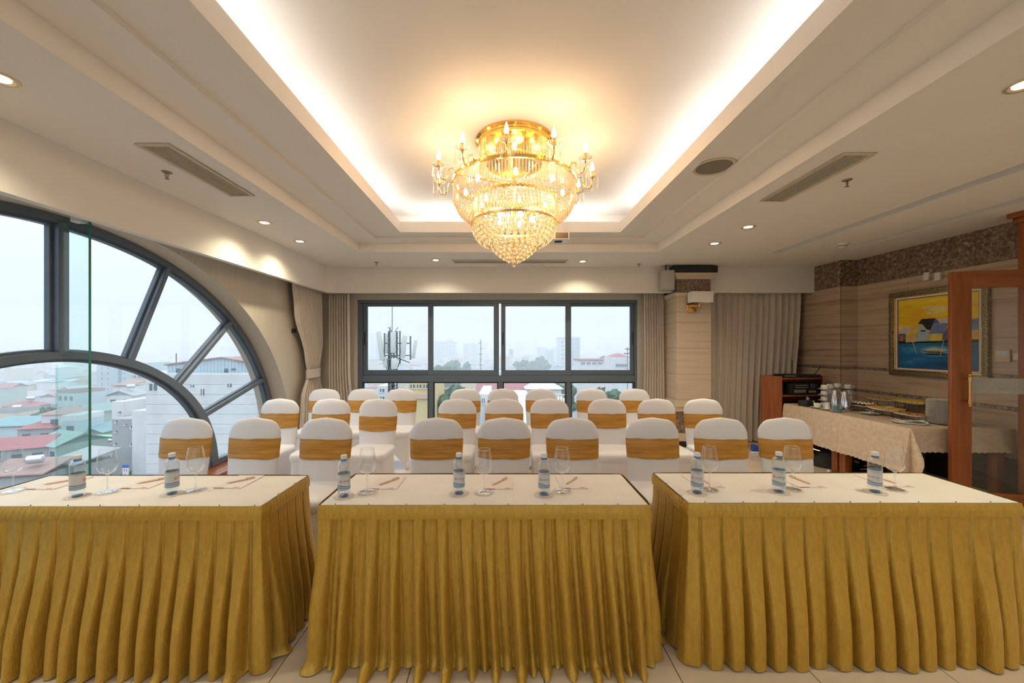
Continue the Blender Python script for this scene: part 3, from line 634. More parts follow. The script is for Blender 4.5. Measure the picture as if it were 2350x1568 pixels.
def skirted_table(label, x0, x1, y0, y1, pw, style, seed, amp, flare):
    R = random.Random(seed)
    cx_, cy_ = (x0 + x1) / 2, (y0 + y1) / 2
    t = thing('skirted_table', label, 'table', (cx_, cy_, 0)); hx, hy = (x1 - x0) / 2, (y1 - y0) / 2
    rbox(-hx, -hy, ZT - 0.004, hx, hy, ZT + 0.003, 'top_cloth', M['topcloth'], t, 0.003)
    rbox(-hx + 0.01, -hy + 0.01, ZT - 0.03, hx - 0.01, hy - 0.01, ZT - 0.004, 'table_board', M['wood'], t, 0.003)
    for sx in (-1, 1):
        for sy in (-1, 1): rbox(sx * (hx - 0.06) - 0.018, sy * (hy - 0.06) - 0.018, 0, sx * (hx - 0.06) + 0.018, sy * (hy - 0.06) + 0.018, ZT - 0.03, 'leg', M['black'], t, 0.003)
    per = [(-hx, hy), (-hx, -hy), (hx, -hy), (hx, hy)]; lens = [2 * hy, 2 * hx, 2 * hy, 2 * hx]; Lt = sum(lens); nrm = [(-1, 0), (0, -1), (1, 0), (0, 1)]
    def base(s_):
        s_ %= Lt
        for k in range(4):
            if s_ <= lens[k] + 1e-9: break
            s_ -= lens[k]
        a = per[k]; c = per[(k + 1) % 4]; q = s_ / lens[k]
        p = (a[0] + (c[0] - a[0]) * q, a[1] + (c[1] - a[1]) * q)
        n = Vector(nrm[k]); rad = 0.05
        if s_ < rad: n = n * (0.5 + 0.5 * s_ / rad) + Vector(nrm[k - 1]) * (0.5 - 0.5 * s_ / rad)
        elif s_ > lens[k] - rad: e = (lens[k] - s_) / rad; n = n * (0.5 + 0.5 * e) + Vector(nrm[(k + 1) % 4]) * (0.5 - 0.5 * e)
        return p, n
    npl = max(4, round(Lt / pw)); pw = Lt / npl
    rp = [[R.random() for _ in range(6)] for _ in range(npl + 2)]
    BH = 0.058
    # band
    def bf(u, v):
        s_ = u * Lt; p, n = base(s_); d = 0.012 + 0.005 * math.sin(v * pi) + 0.009 * v + 0.0012 * math.sin(s_ * 230 + 5 * v * (1 if style != 'box' else 0.2)) * math.sin(v * pi)
        return (p[0] + n[0] * d, p[1] + n[1] * d, ZT + 0.004 - (BH + 0.004) * v + 0.003 * n1(s_ * 4, seed))
    MB().grid(bf, int(Lt / 0.006), 8, True).build('skirt_band', M['velvet'], t, 3.2)
    if style == 'box': # second seam line on the band
        def bf2(u, v):
            s_ = u * Lt; p, n = base(s_); d = 0.0205 + 0.002 * math.sin(v * pi); return (p[0] + n[0] * d, p[1] + n[1] * d, ZT - 0.026 - 0.004 * v + 0.003 * n1(s_ * 4, seed))
        MB().grid(bf2, int(Lt / 0.012), 3, True).build('band_seam', M['velvet'], t, 3.2)
    NV = 46
    def sf(u, v):
        s_ = u * Lt; tt = v ** 1.1
        p, n = base(s_); side = abs(n[0]) ** 2 * 0.45              # the short sides flare less
        wob = 0.055 if style == 'gather' else (0.020 if style == 'knife' else 0.010)
        drift = wob * tt ** 1.3 * n1(s_ * 1.7, seed + 3) * 1.6 + 0.008 * tt * n1(s_ * 6, seed + 5)
        se = (s_ + drift) / pw; k = int(math.floor(se)) % npl; uu = se - math.floor(se); r = rp[k]; nx = rp[(k + 1) % npl]
        e = min(uu, 1 - uu) * pw
        if style == 'gather':
            c = 0.52 + 0.16 * (r[0] - 0.5)
            if uu < c: q = uu / c; pb = max(0.0, math.sin(pi * q)) ** 0.62
            else: q = (uu - c) / (1 - c); pb = (0.10 + 0.42 * r[1]) * max(0.0, math.sin(pi * q)) ** 0.9
            A = amp * (0.8 + 0.5 * r[2]); top = 0.021 * smooth(0.0, 0.05, uu) * (1 - smooth(c - 0.04, c + 0.02, uu)) + 0.0015 * math.sin(uu * 25)
            m = smooth(-0.05, 0.55 + 0.3 * r[3], tt); d = -0.005 + top * (1 - m) + A * pb * m
        else:
            wv = (0.004 + 0.012 * tt) if style == 'knife' else (0.003 + 0.010 * tt)
            val = math.exp(-(e / wv) ** 2)
            dep = 0.016 + (amp * (0.75 + 0.5 * r[2]) - 0.016) * smooth(0.0, 0.8, tt)
            rnd_ = (0.020 if style == 'knife' else 0.010) * (1 - (2 * uu - 1) ** 2) * smooth(0.05, 0.9, tt)
            tilt = (0.016 if style == 'knife' else -0.012) * (uu - 0.5) * (0.4 + tt) * (0.5 + r[0])
            d = -0.005 + dep * (1 - val) + rnd_ + tilt * (1 - val)
            if style == 'box': d += 0.010 * tt * (r[4] - 0.5) * (1 - val)
        fl_ = flare * (tt ** 1.1) * (0.85 + 0.3 * n1(s_ * 1.7, seed + 9))
        z = (ZT - BH + 0.006) * (1 - v); hem = 0.0
        if style == 'gather' and v > 0.90: hem = (0.010 + 0.085 * r[4] ** 2) * ((v - 0.90) / 0.10) ** 2 * (0.25 + pb)
        elif style == 'knife' and v > 0.92: hem = (0.045 * r[4] ** 2) * ((v - 0.92) / 0.08) ** 2
        d += (fl_ + hem) * (1 - side)
        z = max(z, 0.003 + (0.012 * r[5] if style != 'gather' else 0.004 * (1 + math.sin(se * 9))) * (1 - 0.6 * v))
        if style == 'gather' and hem > 0.02: z += 0.014 * math.sin((v - 0.9) / 0.1 * pi)
        return (p[0] + n[0] * d, p[1] + n[1] * d, z)
    MB().grid(sf, int(Lt / 0.0052), NV, True).build('pleated_skirt', M['velvet'], t, 3.2)
    b = MB(); k = 0.0; st = 0.165
    while k < Lt:
        p, n = base(k); b.sphere((p[0] - n[0] * 0.002, p[1] - n[1] * 0.002, ZT + 0.0055), 0.0026, 6, 4); k += st * (0.85 + 0.3 * R.random())
    o = b.build('pins', M['pin'], t, 3.2); o['kind'] = 'stuff'
    return t
skirted_table('white topped table with narrow green-gold knife pleats beside the arched window', -2.64, -1.148, 1.873, 2.316, 0.082, 'knife', 11, 0.052, 0.035)
skirted_table('white topped table with loose gold gathers pooling on the floor', -0.874, 0.682, 1.888, 2.342, 0.112, 'gather', 23, 0.074, 0.016)
skirted_table('white topped table with crisp wide gold box pleats near the wooden door', 0.887, 2.475, 1.915, 2.36, 0.098, 'box', 37, 0.050, 0.030)

# ================================================================= CHAIRS
M['spandex'] = mat('white_spandex', (0.79, 0.80, 0.86), 0.45, spec=0.3, Sheen_Weight=0.25)
M['satin'] = nmat('gold_satin', [(0.35, (0.46, 0.215, 0.03)), (0.65, (0.60, 0.31, 0.055))], (1.2, 1.2, 16), 3.0, 4, 0.36, bump=0.35)
def back_pt(u, z, side, off=0.0):
    """chair back as a padded slab: u in -1..1 across, z height; side -1 front, +1 rear"""
    hw = 0.193 + 0.013 * smooth(0.45, 0.80, z) + off
    th = 0.030 * max(0.0, 1 - abs(u) ** 5) ** 0.5 + 0.001 + off
    y = side * th - 0.018 * (1 - u * u) + (z - 0.45) * 0.13
    return (u * hw, y, z)
def ztop(u): a = abs(u); return 0.946 - 0.034 * a ** 1.25 - 0.075 * max(0.0, (a - 0.55) / 0.45) ** 2.6
def backrest_mesh():
    b = MB(); NU, NVV = 22, 18
    us = [math.sin((i / NU * 2 - 1) * pi / 2) for i in range(NU + 1)]
    for side in (-1, 1):
        def fn(u, v):
            uu = us[int(round(u * NU))]; q = 1 - (1 - v) ** 1.5; z = 0.43 + (ztop(uu) - 0.43) * q
            p = back_pt(uu, z, side); k = max(0.0, 1 - q ** 14) ** 0.5
            yc = -0.018 * (1 - uu * uu) + (z - 0.45) * 0.13
            return (p[0], yc + (p[1] - yc) * k, p[2])
        b.grid(fn, NU, NVV)
    return b.mesh('backrest_cover', M['spandex'], 3.2)
def sash_mesh(z0, z1, seed):
    b = MB(); NU, NVV = 28, 12
    us = [math.sin((i / NU * 2 - 1) * pi / 2) for i in range(NU + 1)]
    for side in (-1, 1):
        def fn(u, v):
            uu = us[int(round(u * NU))]; zl = z0 + 0.010 * n1(uu * 2, seed) - 0.006 * (1 - uu * uu); zh = z1 + 0.006 * n1(uu * 2.5 + 9, seed) - 0.006
            z = zl + (zh - zl) * v
            o = 0.0045 + 0.0035 * n1(uu * 1.5 + 3, seed + v * 3.3) * math.sin(v * pi) + 0.004 * math.exp(-((v - 0.06) / 0.05) ** 2)
            return back_pt(uu, z, side, o * (1 - 0.65 * abs(uu) ** 4))
        b.grid(fn, NU, NVV)
    return b.mesh('sash', M['satin'], 3.2)
def seat_mesh():
    b = MB()
    def sup(a, hx, hy, e=0.28):
        c, s_ = math.cos(a), math.sin(a); return (hx * math.copysign(abs(c) ** e, c), hy * math.copysign(abs(s_) ** e, s_))
    prof = [(0.96, 0.385), (1.0, 0.40), (1.015, 0.43), (1.0, 0.452), (0.94, 0.466), (0.7, 0.476), (0.35, 0.48), (0.002, 0.481)]
    def fn(u, v):
        k = int(round(v * (len(prof) - 1))); s_, z = prof[k]; x, y = sup(2 * pi * u, 0.212 * s_, 0.222 * s_); return (x, y - 0.215, z)
    b.grid(fn, 44, len(prof) - 1, True); return b.mesh('seat_cover', M['spandex'], 3.2)
def skirt_mesh():
    b = MB()
    def fn(u, v):
        a = 2 * pi * u; c, s_ = math.cos(a), math.sin(a); e = 0.30
        x = math.copysign(abs(c) ** e, c); y = math.copysign(abs(s_) ** e, s_); dg = abs(math.sin(2 * a))      # dg = 1 at the corners
        zb = 0.012 + 0.20 * (1 - dg ** 0.5); z = 0.40 + (zb - 0.40) * v
        k = 1 - 0.05 * v * (1 - dg) + 0.02 * v * dg
        return (x * 0.205 * k, -0.215 + y * 0.214 * k, z)
    b.grid(fn, 64, 10, True); return b.mesh('leg_cover', M['spandex'], 3.2)
bk, st_, sk_ = backrest_mesh(), seat_mesh(), skirt_mesh()
foot = MB().lathe([(0.0005, 0.0), (0.017, 0.0), (0.019, 0.03), (0.016, 0.09), (0.0005, 0.10)], 10).mesh('foot_pocket', M['spandex'], 3.2)
ROW = [(3.14, [(428, 962), (585, 960), (748, 962), (1003, 961), (1157, 960), (1313, 963), (1496, 958), (1653, 959), (1800, 957)]),
       (4.30, [(643, 917), (760, 919), (868, 919), (1049, 916), (1157, 917), (1261, 915), (1393, 915), (1507, 915), (1613, 912)]),
       (5.33, [(745, 893), (833, 894), (921, 894), (1068, 893), (1154, 894), (1241, 893), (1358, 893), (1456, 891)])]
rc = random.Random(8)
WHERE = [['behind the arched window table, at its window end', 'behind the middle of the arched window table', 'in the gap between the left and middle tables',
          'behind the middle table, at its arched window end', 'behind the centre of the middle table', 'behind the right half of the middle table',
          'in the gap between the middle and right tables', 'behind the right table, nearest its middle table end', 'in front row beside the buffet tablecloth'],
         ['middle row, against the arched window reveal', 'middle row, second from the arched window', 'middle row, with a low sash beside the centre aisle',
          'middle row, first across the aisle from the low sash', 'middle row, second across the aisle from the low sash', 'middle row, third across the aisle from the low sash',
          'middle row, third from the marble column side end', 'middle row, second from the marble column side end', 'middle row end, right before the marble column'],
         ['back row, beside the tied back curtain', 'back row, second from the tied back curtain', 'back row, third from the tied back curtain',
          'back row, in front of the second window pane', 'back row, below the bright gap of the sliding window', 'back row, in front of the third window pane',
          'back row, second from the column curtain', 'back row, nearest the column curtain']]
for ri, (Y, lst) in enumerate(ROW):
    for ci, (px, py) in enumerate(lst):
        t = thing('banquet_chair', 'white chair with gold sash, ' + WHERE[ri][ci], 'chair', ((px - CX) / F * Y, Y - 0.045, 0), (rc.random() - 0.5) * 0.10, 'white banquet chairs with gold sashes')
        lo = 0.032 if (ri, ci) == (1, 2) else 0.0
        hz = 0.792 - lo + 0.008 * (rc.random() - 0.5)
        obj('backrest_cover', bk, t); obj('sash', sash_mesh(hz - 0.152, hz, ri * 10 + ci + 0.5), t); obj('seat_cover', st_, t); obj('leg_cover', sk_, t)
        for sx in (-1, 1):
            for yy_ in (-0.405, -0.025): obj('foot_pocket', foot, t, (sx * 0.186, yy_, 0))
# ================================================================= THINGS ON THE TABLES
M['wineglass'] = thin_glass('wine_glass_wall', (0.975, 0.985, 0.985), 0.06, 1.0, power=2.6)
M['solidglass'] = thin_glass('clear_glass', (0.98, 0.985, 0.985), 0.10, 1.0, 0.02, power=1.8)
M['water'] = thin_glass('water_bottle_pet', (0.93, 0.965, 0.99), 0.10, 1.0, 0.03, power=2.2)
M['bluepet'] = mat('blue_pet', (0.10, 0.32, 0.72), 0.15, 0.0, 0.5, Transmission_Weight=0.5)
M['cap'] = mat('white_cap', (0.82, 0.81, 0.78), 0.4)
M['paperc'] = mat('notepad_paper', (0.82, 0.76, 0.75), 0.8, spec=0.2)
M['pen'] = mat('cream_pen', (0.74, 0.62, 0.42), 0.3); M['penm'] = mat('pen_tip', (0.55, 0.40, 0.22), 0.3, 0.7)
M['coaster'] = nmat('paper_coaster', [(0.4, (0.66, 0.62, 0.58)), (0.6, (0.76, 0.72, 0.68))], (1, 1, 1), 60.0, 2, 0.7)
M['red'] = mat('red_print', (0.45, 0.03, 0.03), 0.5); M['ink'] = mat('dark_print', (0.05, 0.04, 0.05), 0.5)
# label: grey white paper with blue waves along its foot
m, t_, b_ = base_mat('bottle_label'); N = t_.nodes.new; L = t_.links.new
tc = N('ShaderNodeTexCoord'); sx = N('ShaderNodeSeparateXYZ'); L(tc.outputs['Object'], sx.inputs[0])
s1 = N('ShaderNodeMath'); s1.operation = 'SINE'; ml = N('ShaderNodeMath'); ml.operation = 'MULTIPLY'; ml.inputs[1].default_value = 75.0; L(sx.outputs['X'], ml.inputs[0]); L(ml.outputs[0], s1.inputs[0])
ma = N('ShaderNodeMath'); ma.operation = 'MULTIPLY_ADD'; ma.inputs[1].default_value = 0.0035; L(s1.outputs[0], ma.inputs[0]); L(sx.outputs['Z'], ma.inputs[2])
mr = N('ShaderNodeMapRange'); mr.inputs[1].default_value = 0.036; mr.inputs[2].default_value = 0.116; L(ma.outputs[0], mr.inputs[0])
cr = N('ShaderNodeValToRGB'); cr.color_ramp.interpolation = 'CONSTANT'; L(mr.outputs[0], cr.inputs[0])
els = cr.color_ramp.elements; W_, B1, B2 = (0.66, 0.66, 0.66, 1), (0.10, 0.24, 0.42, 1), (0.30, 0.46, 0.62, 1)
els[0].position = 0.0; els[0].color = B2; els[1].position = 0.07; els[1].color = W_
for p_, c_ in ((0.10, B1), (0.15, W_), (0.18, B2), (0.22, B1), (0.27, W_), (0.86, (0.46, 0.55, 0.64, 1))):
    e = els.new(p_); e.color = c_
L(cr.outputs[0], b_.inputs['Base Color']); b_.inputs['Roughness'].default_value = 0.45; M['label'] = m
def text_verts(s, size):
    cu = bpy.data.curves.new('txt', 'FONT'); cu.body = s; cu.size = size; cu.resolution_u = 2
    o = bpy.data.objects.new('txt', cu); COL.objects.link(o); dg = bpy.context.evaluated_depsgraph_get(); dg.update()
    me = bpy.data.meshes.new_from_object(o.evaluated_get(dg)); vs_ = [tuple(v.co) for v in me.vertices]; fs = [tuple(p.vertices) for p in me.polygons]
    bpy.data.objects.remove(o); bpy.data.meshes.remove(me); return vs_, fs
def wrap_text(s, size, r, a0, z):
    vs_, fs = text_verts(s, size); b = MB(); b.v = [(r * math.sin(a0 + x / r), -r * math.cos(a0 + x / r), z + y) for x, y, _ in vs_]; b.f = fs; b.mi = [0] * len(fs); return b
BR = 0.0300
body = MB().lathe([(0.0005, 0.006), (0.018, 0.004), (0.026, 0.0), (0.0295, 0.006), (BR, 0.014), (BR, 0.030), (0.0292, 0.034), (0.0292, 0.118), (BR, 0.122), (0.0285, 0.130), (0.0305, 0.139), (0.029, 0.147), (0.0302, 0.156), (0.027, 0.168), (0.019, 0.178), (0.0135, 0.182), (0.0135, 0.188), (0.0005, 0.188)], 28).mesh('bottle_body', M['water'], 1.2)
botd = MB().lathe([(0.0005, 0.0105), (0.015, 0.0085), (0.021, 0.0065), (0.021, 0.003), (0.0005, 0.001)], 20).mesh('blue_base', M['bluepet'], 1.2)
neck = MB().lathe([(0.0145, 0.176), (0.0165, 0.178), (0.0150, 0.183), (0.0148, 0.189), (0.0005, 0.189)], 20).mesh('neck_ring', M['bluepet'], 1.2)
capm = MB().lathe([(0.0152, 0.187), (0.0155, 0.189), (0.0155, 0.204), (0.0145, 0.2055), (0.0005, 0.2055)], 24).mesh('screw_cap', M['cap'], 0.7)
labm = MB().lathe([(0.0296, 0.036), (0.0299, 0.038), (0.0299, 0.114), (0.0296, 0.116)], 40).mesh('paper_label', M['label'], 1.2)
txt = wrap_text('LAROSA', 0.0105, 0.0301, -0.30, 0.078).mesh('label_text', M['ink'])
tx2 = wrap_text('HOTEL', 0.0045, 0.0301, 0.45, 0.071).mesh('label_small_text', M['ink'])
b = MB()
for k in range(3):       # red swirl emblem
    r0 = 0.0062 - k * 0.0020
    for i in range(9):
        a0 = 0.5 + k * 0.9 + i / 9 * 4.6; a1 = 0.5 + k * 0.9 + (i + 1) / 9 * 4.6
        q = [(r0 * math.cos(a0), r0 * math.sin(a0)), (r0 * math.cos(a1), r0 * math.sin(a1)), ((r0 - .0013) * math.cos(a1), (r0 - .0013) * math.sin(a1)), ((r0 - .0013) * math.cos(a0), (r0 - .0013) * math.sin(a0))]
        b.quad(*[(0.0301 * math.sin(-0.58 + x / 0.0301), -0.0301 * math.cos(-0.58 + x / 0.0301), 0.081 + y) for x, y in q])
logo = b.mesh('emblem', M['red'])
coam = MB().lathe([(0.0005, 0.0), (0.0505, 0.0), (0.052, 0.0008), (0.0505, 0.0018), (0.0005, 0.0018)], 40).mesh('coaster', M['coaster'], 0.6)
coar = MB().lathe([(0.043, 0.0018), (0.0435, 0.0023), (0.045, 0.0023), (0.0455, 0.0018)], 40).mesh('printed_ring', M['grille'], 0.6)
ZC = ZT + 0.0035
def rzw(p): return math.atan2(p[0], p[1])
def coaster(p, wh):
    t = thing('coaster', 'round paper coaster under the ' + wh, 'coaster', (p[0], p[1], ZC), 0, 'round paper coasters'); obj('paper_disc', coam, t); obj('printed_ring', coar, t)
BOT = [(177.6, 1140, 1.5, 'left table, at its window end'), (395, 1134, 1.1, 'left table, at its aisle end'), (789.5, 1139.8, 0.05, 'middle table, at its aisle end'), (1053.5, 1133.4, 0.05, 'middle table, at its centre'),
       (1248.5, 1135.4, 0.0, 'middle table, nearest the right table'), (1600, 1132, -0.15, 'right table, at its pleated corner'), (1787.5, 1130, -0.1, 'right table, at its centre'), (2008, 1130, -0.35, 'right table, nearest the wooden door')]
for px, py, rz, wh in BOT:
    p = PZ(px, py, ZC); coaster(p, 'water bottle on the ' + wh)
    t = thing('water_bottle', 'small labelled water bottle on the ' + wh, 'bottle', (p[0], p[1], ZC + 0.0024), -rzw(p) + rz, 'small water bottles on the tables')
    for n_, me in (('bottle_body', body), ('blue_base', botd), ('neck_ring', neck), ('screw_cap', capm)): obj(n_, me, t)
    lb = obj('paper_label', labm, t); obj('label_text', txt, lb); obj('label_small_text', tx2, lb); obj('emblem', logo, lb)
bowl = MB().lathe([(0.004, 0.092), (0.012, 0.094), (0.030, 0.104), (0.0400, 0.122), (0.0425, 0.138), (0.0405, 0.165), (0.0352, 0.200), (0.0318, 0.222)], 36).mesh('bowl', M['wineglass'], 1.2)
rimm = MB().lathe([(0.0308, 0.2215), (0.0318, 0.2225), (0.0326, 0.2215), (0.0318, 0.2205), (0.0308, 0.2215)], 36).mesh('rim', M['solidglass'], 3.2)
stem = MB().lathe([(0.0005, 0.096), (0.010, 0.0945), (0.0052, 0.084), (0.0038, 0.060), (0.0036, 0.030), (0.0050, 0.014), (0.012, 0.0075), (0.0005, 0.006)], 16).mesh('stem', M['solidglass'], 1.2)
foot_ = MB().lathe([(0.0005, 0.0075), (0.012, 0.0070), (0.030, 0.0035), (0.0395, 0.0016), (0.040, 0.0008), (0.0385, 0.0), (0.0005, 0.0)], 36).mesh('foot', M['solidglass'], 1.2)
GL = [(29, 1128, 'left table, at its window end'), (246.8, 1129.8, 'middle of the left table'), (449, 1126, 'left table, nearest the aisle'), (843, 1129.6, 'middle table, at its arched window end'), (1111, 1131.6, 'middle table, at its centre'),
      (1290, 1128, 'middle table, nearest the right table'), (1628, 1124.5, 'right table, at its pleated corner'), (1817.7, 1123.7, 'middle of the right table'), (2053.5, 1124, 'right table, nearest the wooden door')]
for px, py, wh in GL:
    p = PZ(px, py, ZC); coaster(p, 'wine glass on the ' + wh)
    t = thing('wine_glass', 'empty stemmed wine glass on the ' + wh, 'wine glass', (p[0], p[1], ZC + 0.0024), 0, 'empty wine glasses on the tables')
    obj('bowl', bowl, t); obj('rim', rimm, t); obj('stem', stem, t); obj('foot', foot_, t)
padm = MB().box(-0.074, -0.103, 0, 0.074, 0.103, 0.004).mesh('paper_block', M['paperc'], None, 0.0006, 1)
padl = MB().box(0.030, -0.098, 0.004, 0.058, -0.092, 0.0043).mesh('printed_mark', M['red'])
pads_ = MB().box(-0.070, -0.1032, 0.0004, -0.02, -0.0985, 0.0043).mesh('printed_line', mat('pale_red_print', (0.55, 0.28, 0.26), 0.6))
penb = MB().tube([(0, -0.066, 0), (0, -0.060, 0), (0, -0.02, 0), (0, 0.045, 0), (0, 0.067, 0)], [0.0015, 0.0042, 0.0048, 0.0048, 0.0036], 10).mesh('barrel', M['pen'], 0.8)
pent = MB().tube([(0, -0.073, 0), (0, -0.066, 0)], [0.0006, 0.0018], 8).mesh('tip', M['penm'], 0.8)
penc = MB().box(-0.001, 0.022, 0.0045, 0.001, 0.062, 0.0065).cyl((0, 0.021, 0), (0, 0.0245, 0), 0.0051, 10).mesh('clip', M['penm'])
PADS = [(-2.435, 2.187, 'left table, at its window end', -0.75), (-1.95, 2.20, 'middle of the left table', -0.75), (-1.465, 2.205, 'left table, nearest the aisle', -0.75), (-0.64, 2.19, 'middle table, at its arched window end', -0.62), (-0.03, 2.19, 'middle table, at its centre', -0.62),
        (0.367, 2.20, 'middle table, nearest the right table', -0.62), (1.10, 2.215, 'right table, at its pleated corner', 0.05), (1.637, 2.215, 'middle of the right table', 0.12), (2.112, 2.225, 'right table, nearest the wooden door', 0.10)]
for x, y, wh, rz in PADS:
    t = thing('notepad', 'plain pink white notepad on the ' + wh, 'notepad', (x, y, ZC), 0, 'notepads on the tables'); obj('paper_block', padm, t); obj('printed_mark', padl, t); obj('printed_line', pads_, t)
    t = thing('ballpoint_pen', 'cream pen on the notepad on the ' + wh, 'pen', (x + 0.005, y + 0.005, ZC + 0.009), rz, 'pens on the notepads'); obj('barrel', penb, t); obj('tip', pent, t); obj('clip', penc, t)
# ================================================================= CURTAINS
M['curtain'] = nmat('taupe_curtain', [(0.3, (0.58, 0.51, 0.44)), (0.7, (0.66, 0.59, 0.51))], (40, 40, 1), 2.0, 2, 0.7, spec=0.25, Sheen_Weight=0.2)
def curtain(label, fn_left, fn_right, nf, seed, amp=0.035, ztop_=2.50, along='x', fixed=6.30, zb=0.015, pinch=None):
    """hanging cloth between two edges given as functions of height; folds wander a little"""
    R = random.Random(seed); ph = [R.random() * 6 for _ in range(4)]
    def fn(u, v):
        z = ztop_ + (zb - ztop_) * v; a, c = fn_left(z), fn_right(z)
        q = u + 0.012 * n1(u * nf * 0.22 + v * 0.5, seed) + 0.006 * n1(u * 3 + v * 0.9, seed + 4) * v
        s_ = a + (c - a) * u; wd = abs(c - a)
        A = amp * (0.55 + 0.7 * abs(n1(u * nf * 0.31 + 2, seed + 1))) * (0.5 + 0.5 * smooth(0, 0.12, v))
        if pinch: A *= 0.55 + 0.45 * min(1, abs(z - pinch) / 0.35)
        d = A * (math.sin(2 * pi * nf * q + ph[0]) + 0.35 * math.sin(4 * pi * nf * q + ph[1] + 2 * v))
        s2 = s_ + 0.3 * wd / nf * 0.25 * math.cos(2 * pi * nf * q + ph[2])
        s2 = max(min(a, c), min(max(a, c), s2))
        return (s2, fixed + d, z) if along == 'x' else (fixed + d, s2, z)
    t = thing('curtain', label, 'curtain', (0, 0, 0), 0, 'taupe window curtains')
    MB().grid(fn, int(nf * 16), 40).build('drape', M['curtain'], t, 3.2)
    return t
lin = lambda pts: (lambda z: (lambda: [pts[k][1] + (pts[k + 1][1] - pts[k][1]) * (lambda q: q * q * (3 - 2 * q))((pts[k][0] - z) / (pts[k][0] - pts[k + 1][0])) for k in range(len(pts) - 1) if pts[k + 1][0] - 1e-6 <= z <= pts[k][0] + 1e-6][0])())
XC = -2.885
t = curtain('taupe curtain tied back against the wallpaper wall beside the arched window', lin([(2.5, 5.42), (2.0, 5.50), (1.35, 5.78), (1.12, 5.83), (0.75, 5.66), (0.015, 5.58)]), lin([(2.5, 6.28), (1.6, 6.30), (1.12, 6.18), (0.75, 6.32), (0.015, 6.34)]), 9, 5, 0.030, along='y', fixed=XC, pinch=1.12)
zt_ = 1.12
b = MB()
def tie(u, v):
    a = 2 * pi * u; return (XC + 0.060 * math.cos(a) * (1 + 0.1 * math.sin(3 * a)), 6.005 + 0.195 * math.sin(a), zt_ + 0.06 - 0.13 * v + 0.01 * math.sin(a))
b.grid(tie, 36, 4, True); b.build('tieback', M['curtain'], t, 3.2)
MB().box(XL + 0.001, 5.62, 1.70, XL + 0.05, 5.66, 1.76).build('hook', M['black'], t, 0.6, 0.006)
curtain('taupe curtain hanging straight between the tied curtain and the sliding window', lin([(2.5, -2.80), (0.015, -2.80)]), lin([(2.5, -2.47), (1.2, -2.46), (0.015, -2.36)]), 8, 7, 0.032, fixed=6.33)
curtain('narrow taupe curtain between the sliding window and the marble column', lin([(2.5, 2.225), (1.4, 2.235), (0.015, 2.20)]), lin([(2.5, 2.55), (0.015, 2.57)]), 8, 9, 0.032, fixed=6.36)
curtain('wide taupe curtain between the marble column and the wooden cabinet', lin([(2.5, 3.20), (0.015, 3.20)]), lin([(2.5, 4.71), (0.015, 4.58)]), 15, 13, 0.042, fixed=6.30)

# ================================================================= WALL THINGS
t = thing('wall_speaker', 'small grey box speaker mounted beside the marble column capital', 'speaker', (2.42, 5.98, 2.50))
b = MB(); b.prism([(-0.10, -0.09), (0.10, -0.09), (0.08, 0.08), (-0.08, 0.08)], -0.15, 0.145, 'z'); b.build('cabinet', mat('speaker_grey', (0.42, 0.39, 0.35), 0.6), t, 0.6, 0.010)
MB().box(-0.088, -0.096, -0.136, 0.088, -0.090, 0.132).build('grille', mat('speaker_grille', (0.46, 0.44, 0.41), 0.7), t, 0.6, 0.004)
MB().lathe([(0.0005, 0.0), (0.010, 0.0), (0.010, 0.004), (0.0005, 0.005)], 12).xf(Matrix.Translation((-0.01, -0.097, -0.10)) @ Matrix.Rotation(pi / 2, 4, 'X')).build('brand_badge', M['brass'], t)
MB().cyl((0, 0.0, 0.15), (0, 0.0, Z0 - 2.50), 0.008, 8).box(-0.03, 0.08, -0.05, 0.03, 0.14, 0.05).build('bracket', M['black'], t)
t = thing('wall_sconce', 'brass wall sconce with a white box shade on the marble column', 'wall lamp', (2.885, CYF, 2.15))
b = MB(); xs_ = [(-0.155, -0.20), (0.155, -0.20), (0.155, -0.06), (-0.155, -0.06)]
for z0 in (0,):
    for k in range(4):
        a, c = xs_[k], xs_[(k + 1) % 4]; b.quad((*a, 0.005), (*c, 0.005), (*c, 0.165), (*a, 0.165))
b.quad((-0.15, -0.195, 0.16), (0.15, -0.195, 0.16), (0.15, -0.065, 0.16), (-0.15, -0.065, 0.16)); b.quad((-0.15, -0.195, 0.012), (0.15, -0.195, 0.012), (0.15, -0.065, 0.012), (-0.15, -0.065, 0.012))
b.build('lamp_shade', mat('white_lamp_shade', (0.85, 0.82, 0.78), 0.8), t)
rbox(-0.15, -0.012, -0.12, -0.03, -0.001, 0.02, 'back_plate', M['brass'], t, 0.003); rbox(-0.14, -0.055, -0.115, -0.02, -0.012, -0.075, 'body', M['brass'], t, 0.004); rbox(-0.14, -0.13, -0.055, 0.01, -0.012, -0.02, 'arm', M['brass'], t, 0.004); MB().cyl((-0.01, -0.13, -0.055), (-0.01, -0.13, 0.012), 0.014, 12).build('socket', M['brass'], t, 0.6)
MB().cyl((0.01, -0.10, -0.065), (0.035, -0.10, -0.065), 0.008, 8).build('switch', M['brass'], t, 0.6)
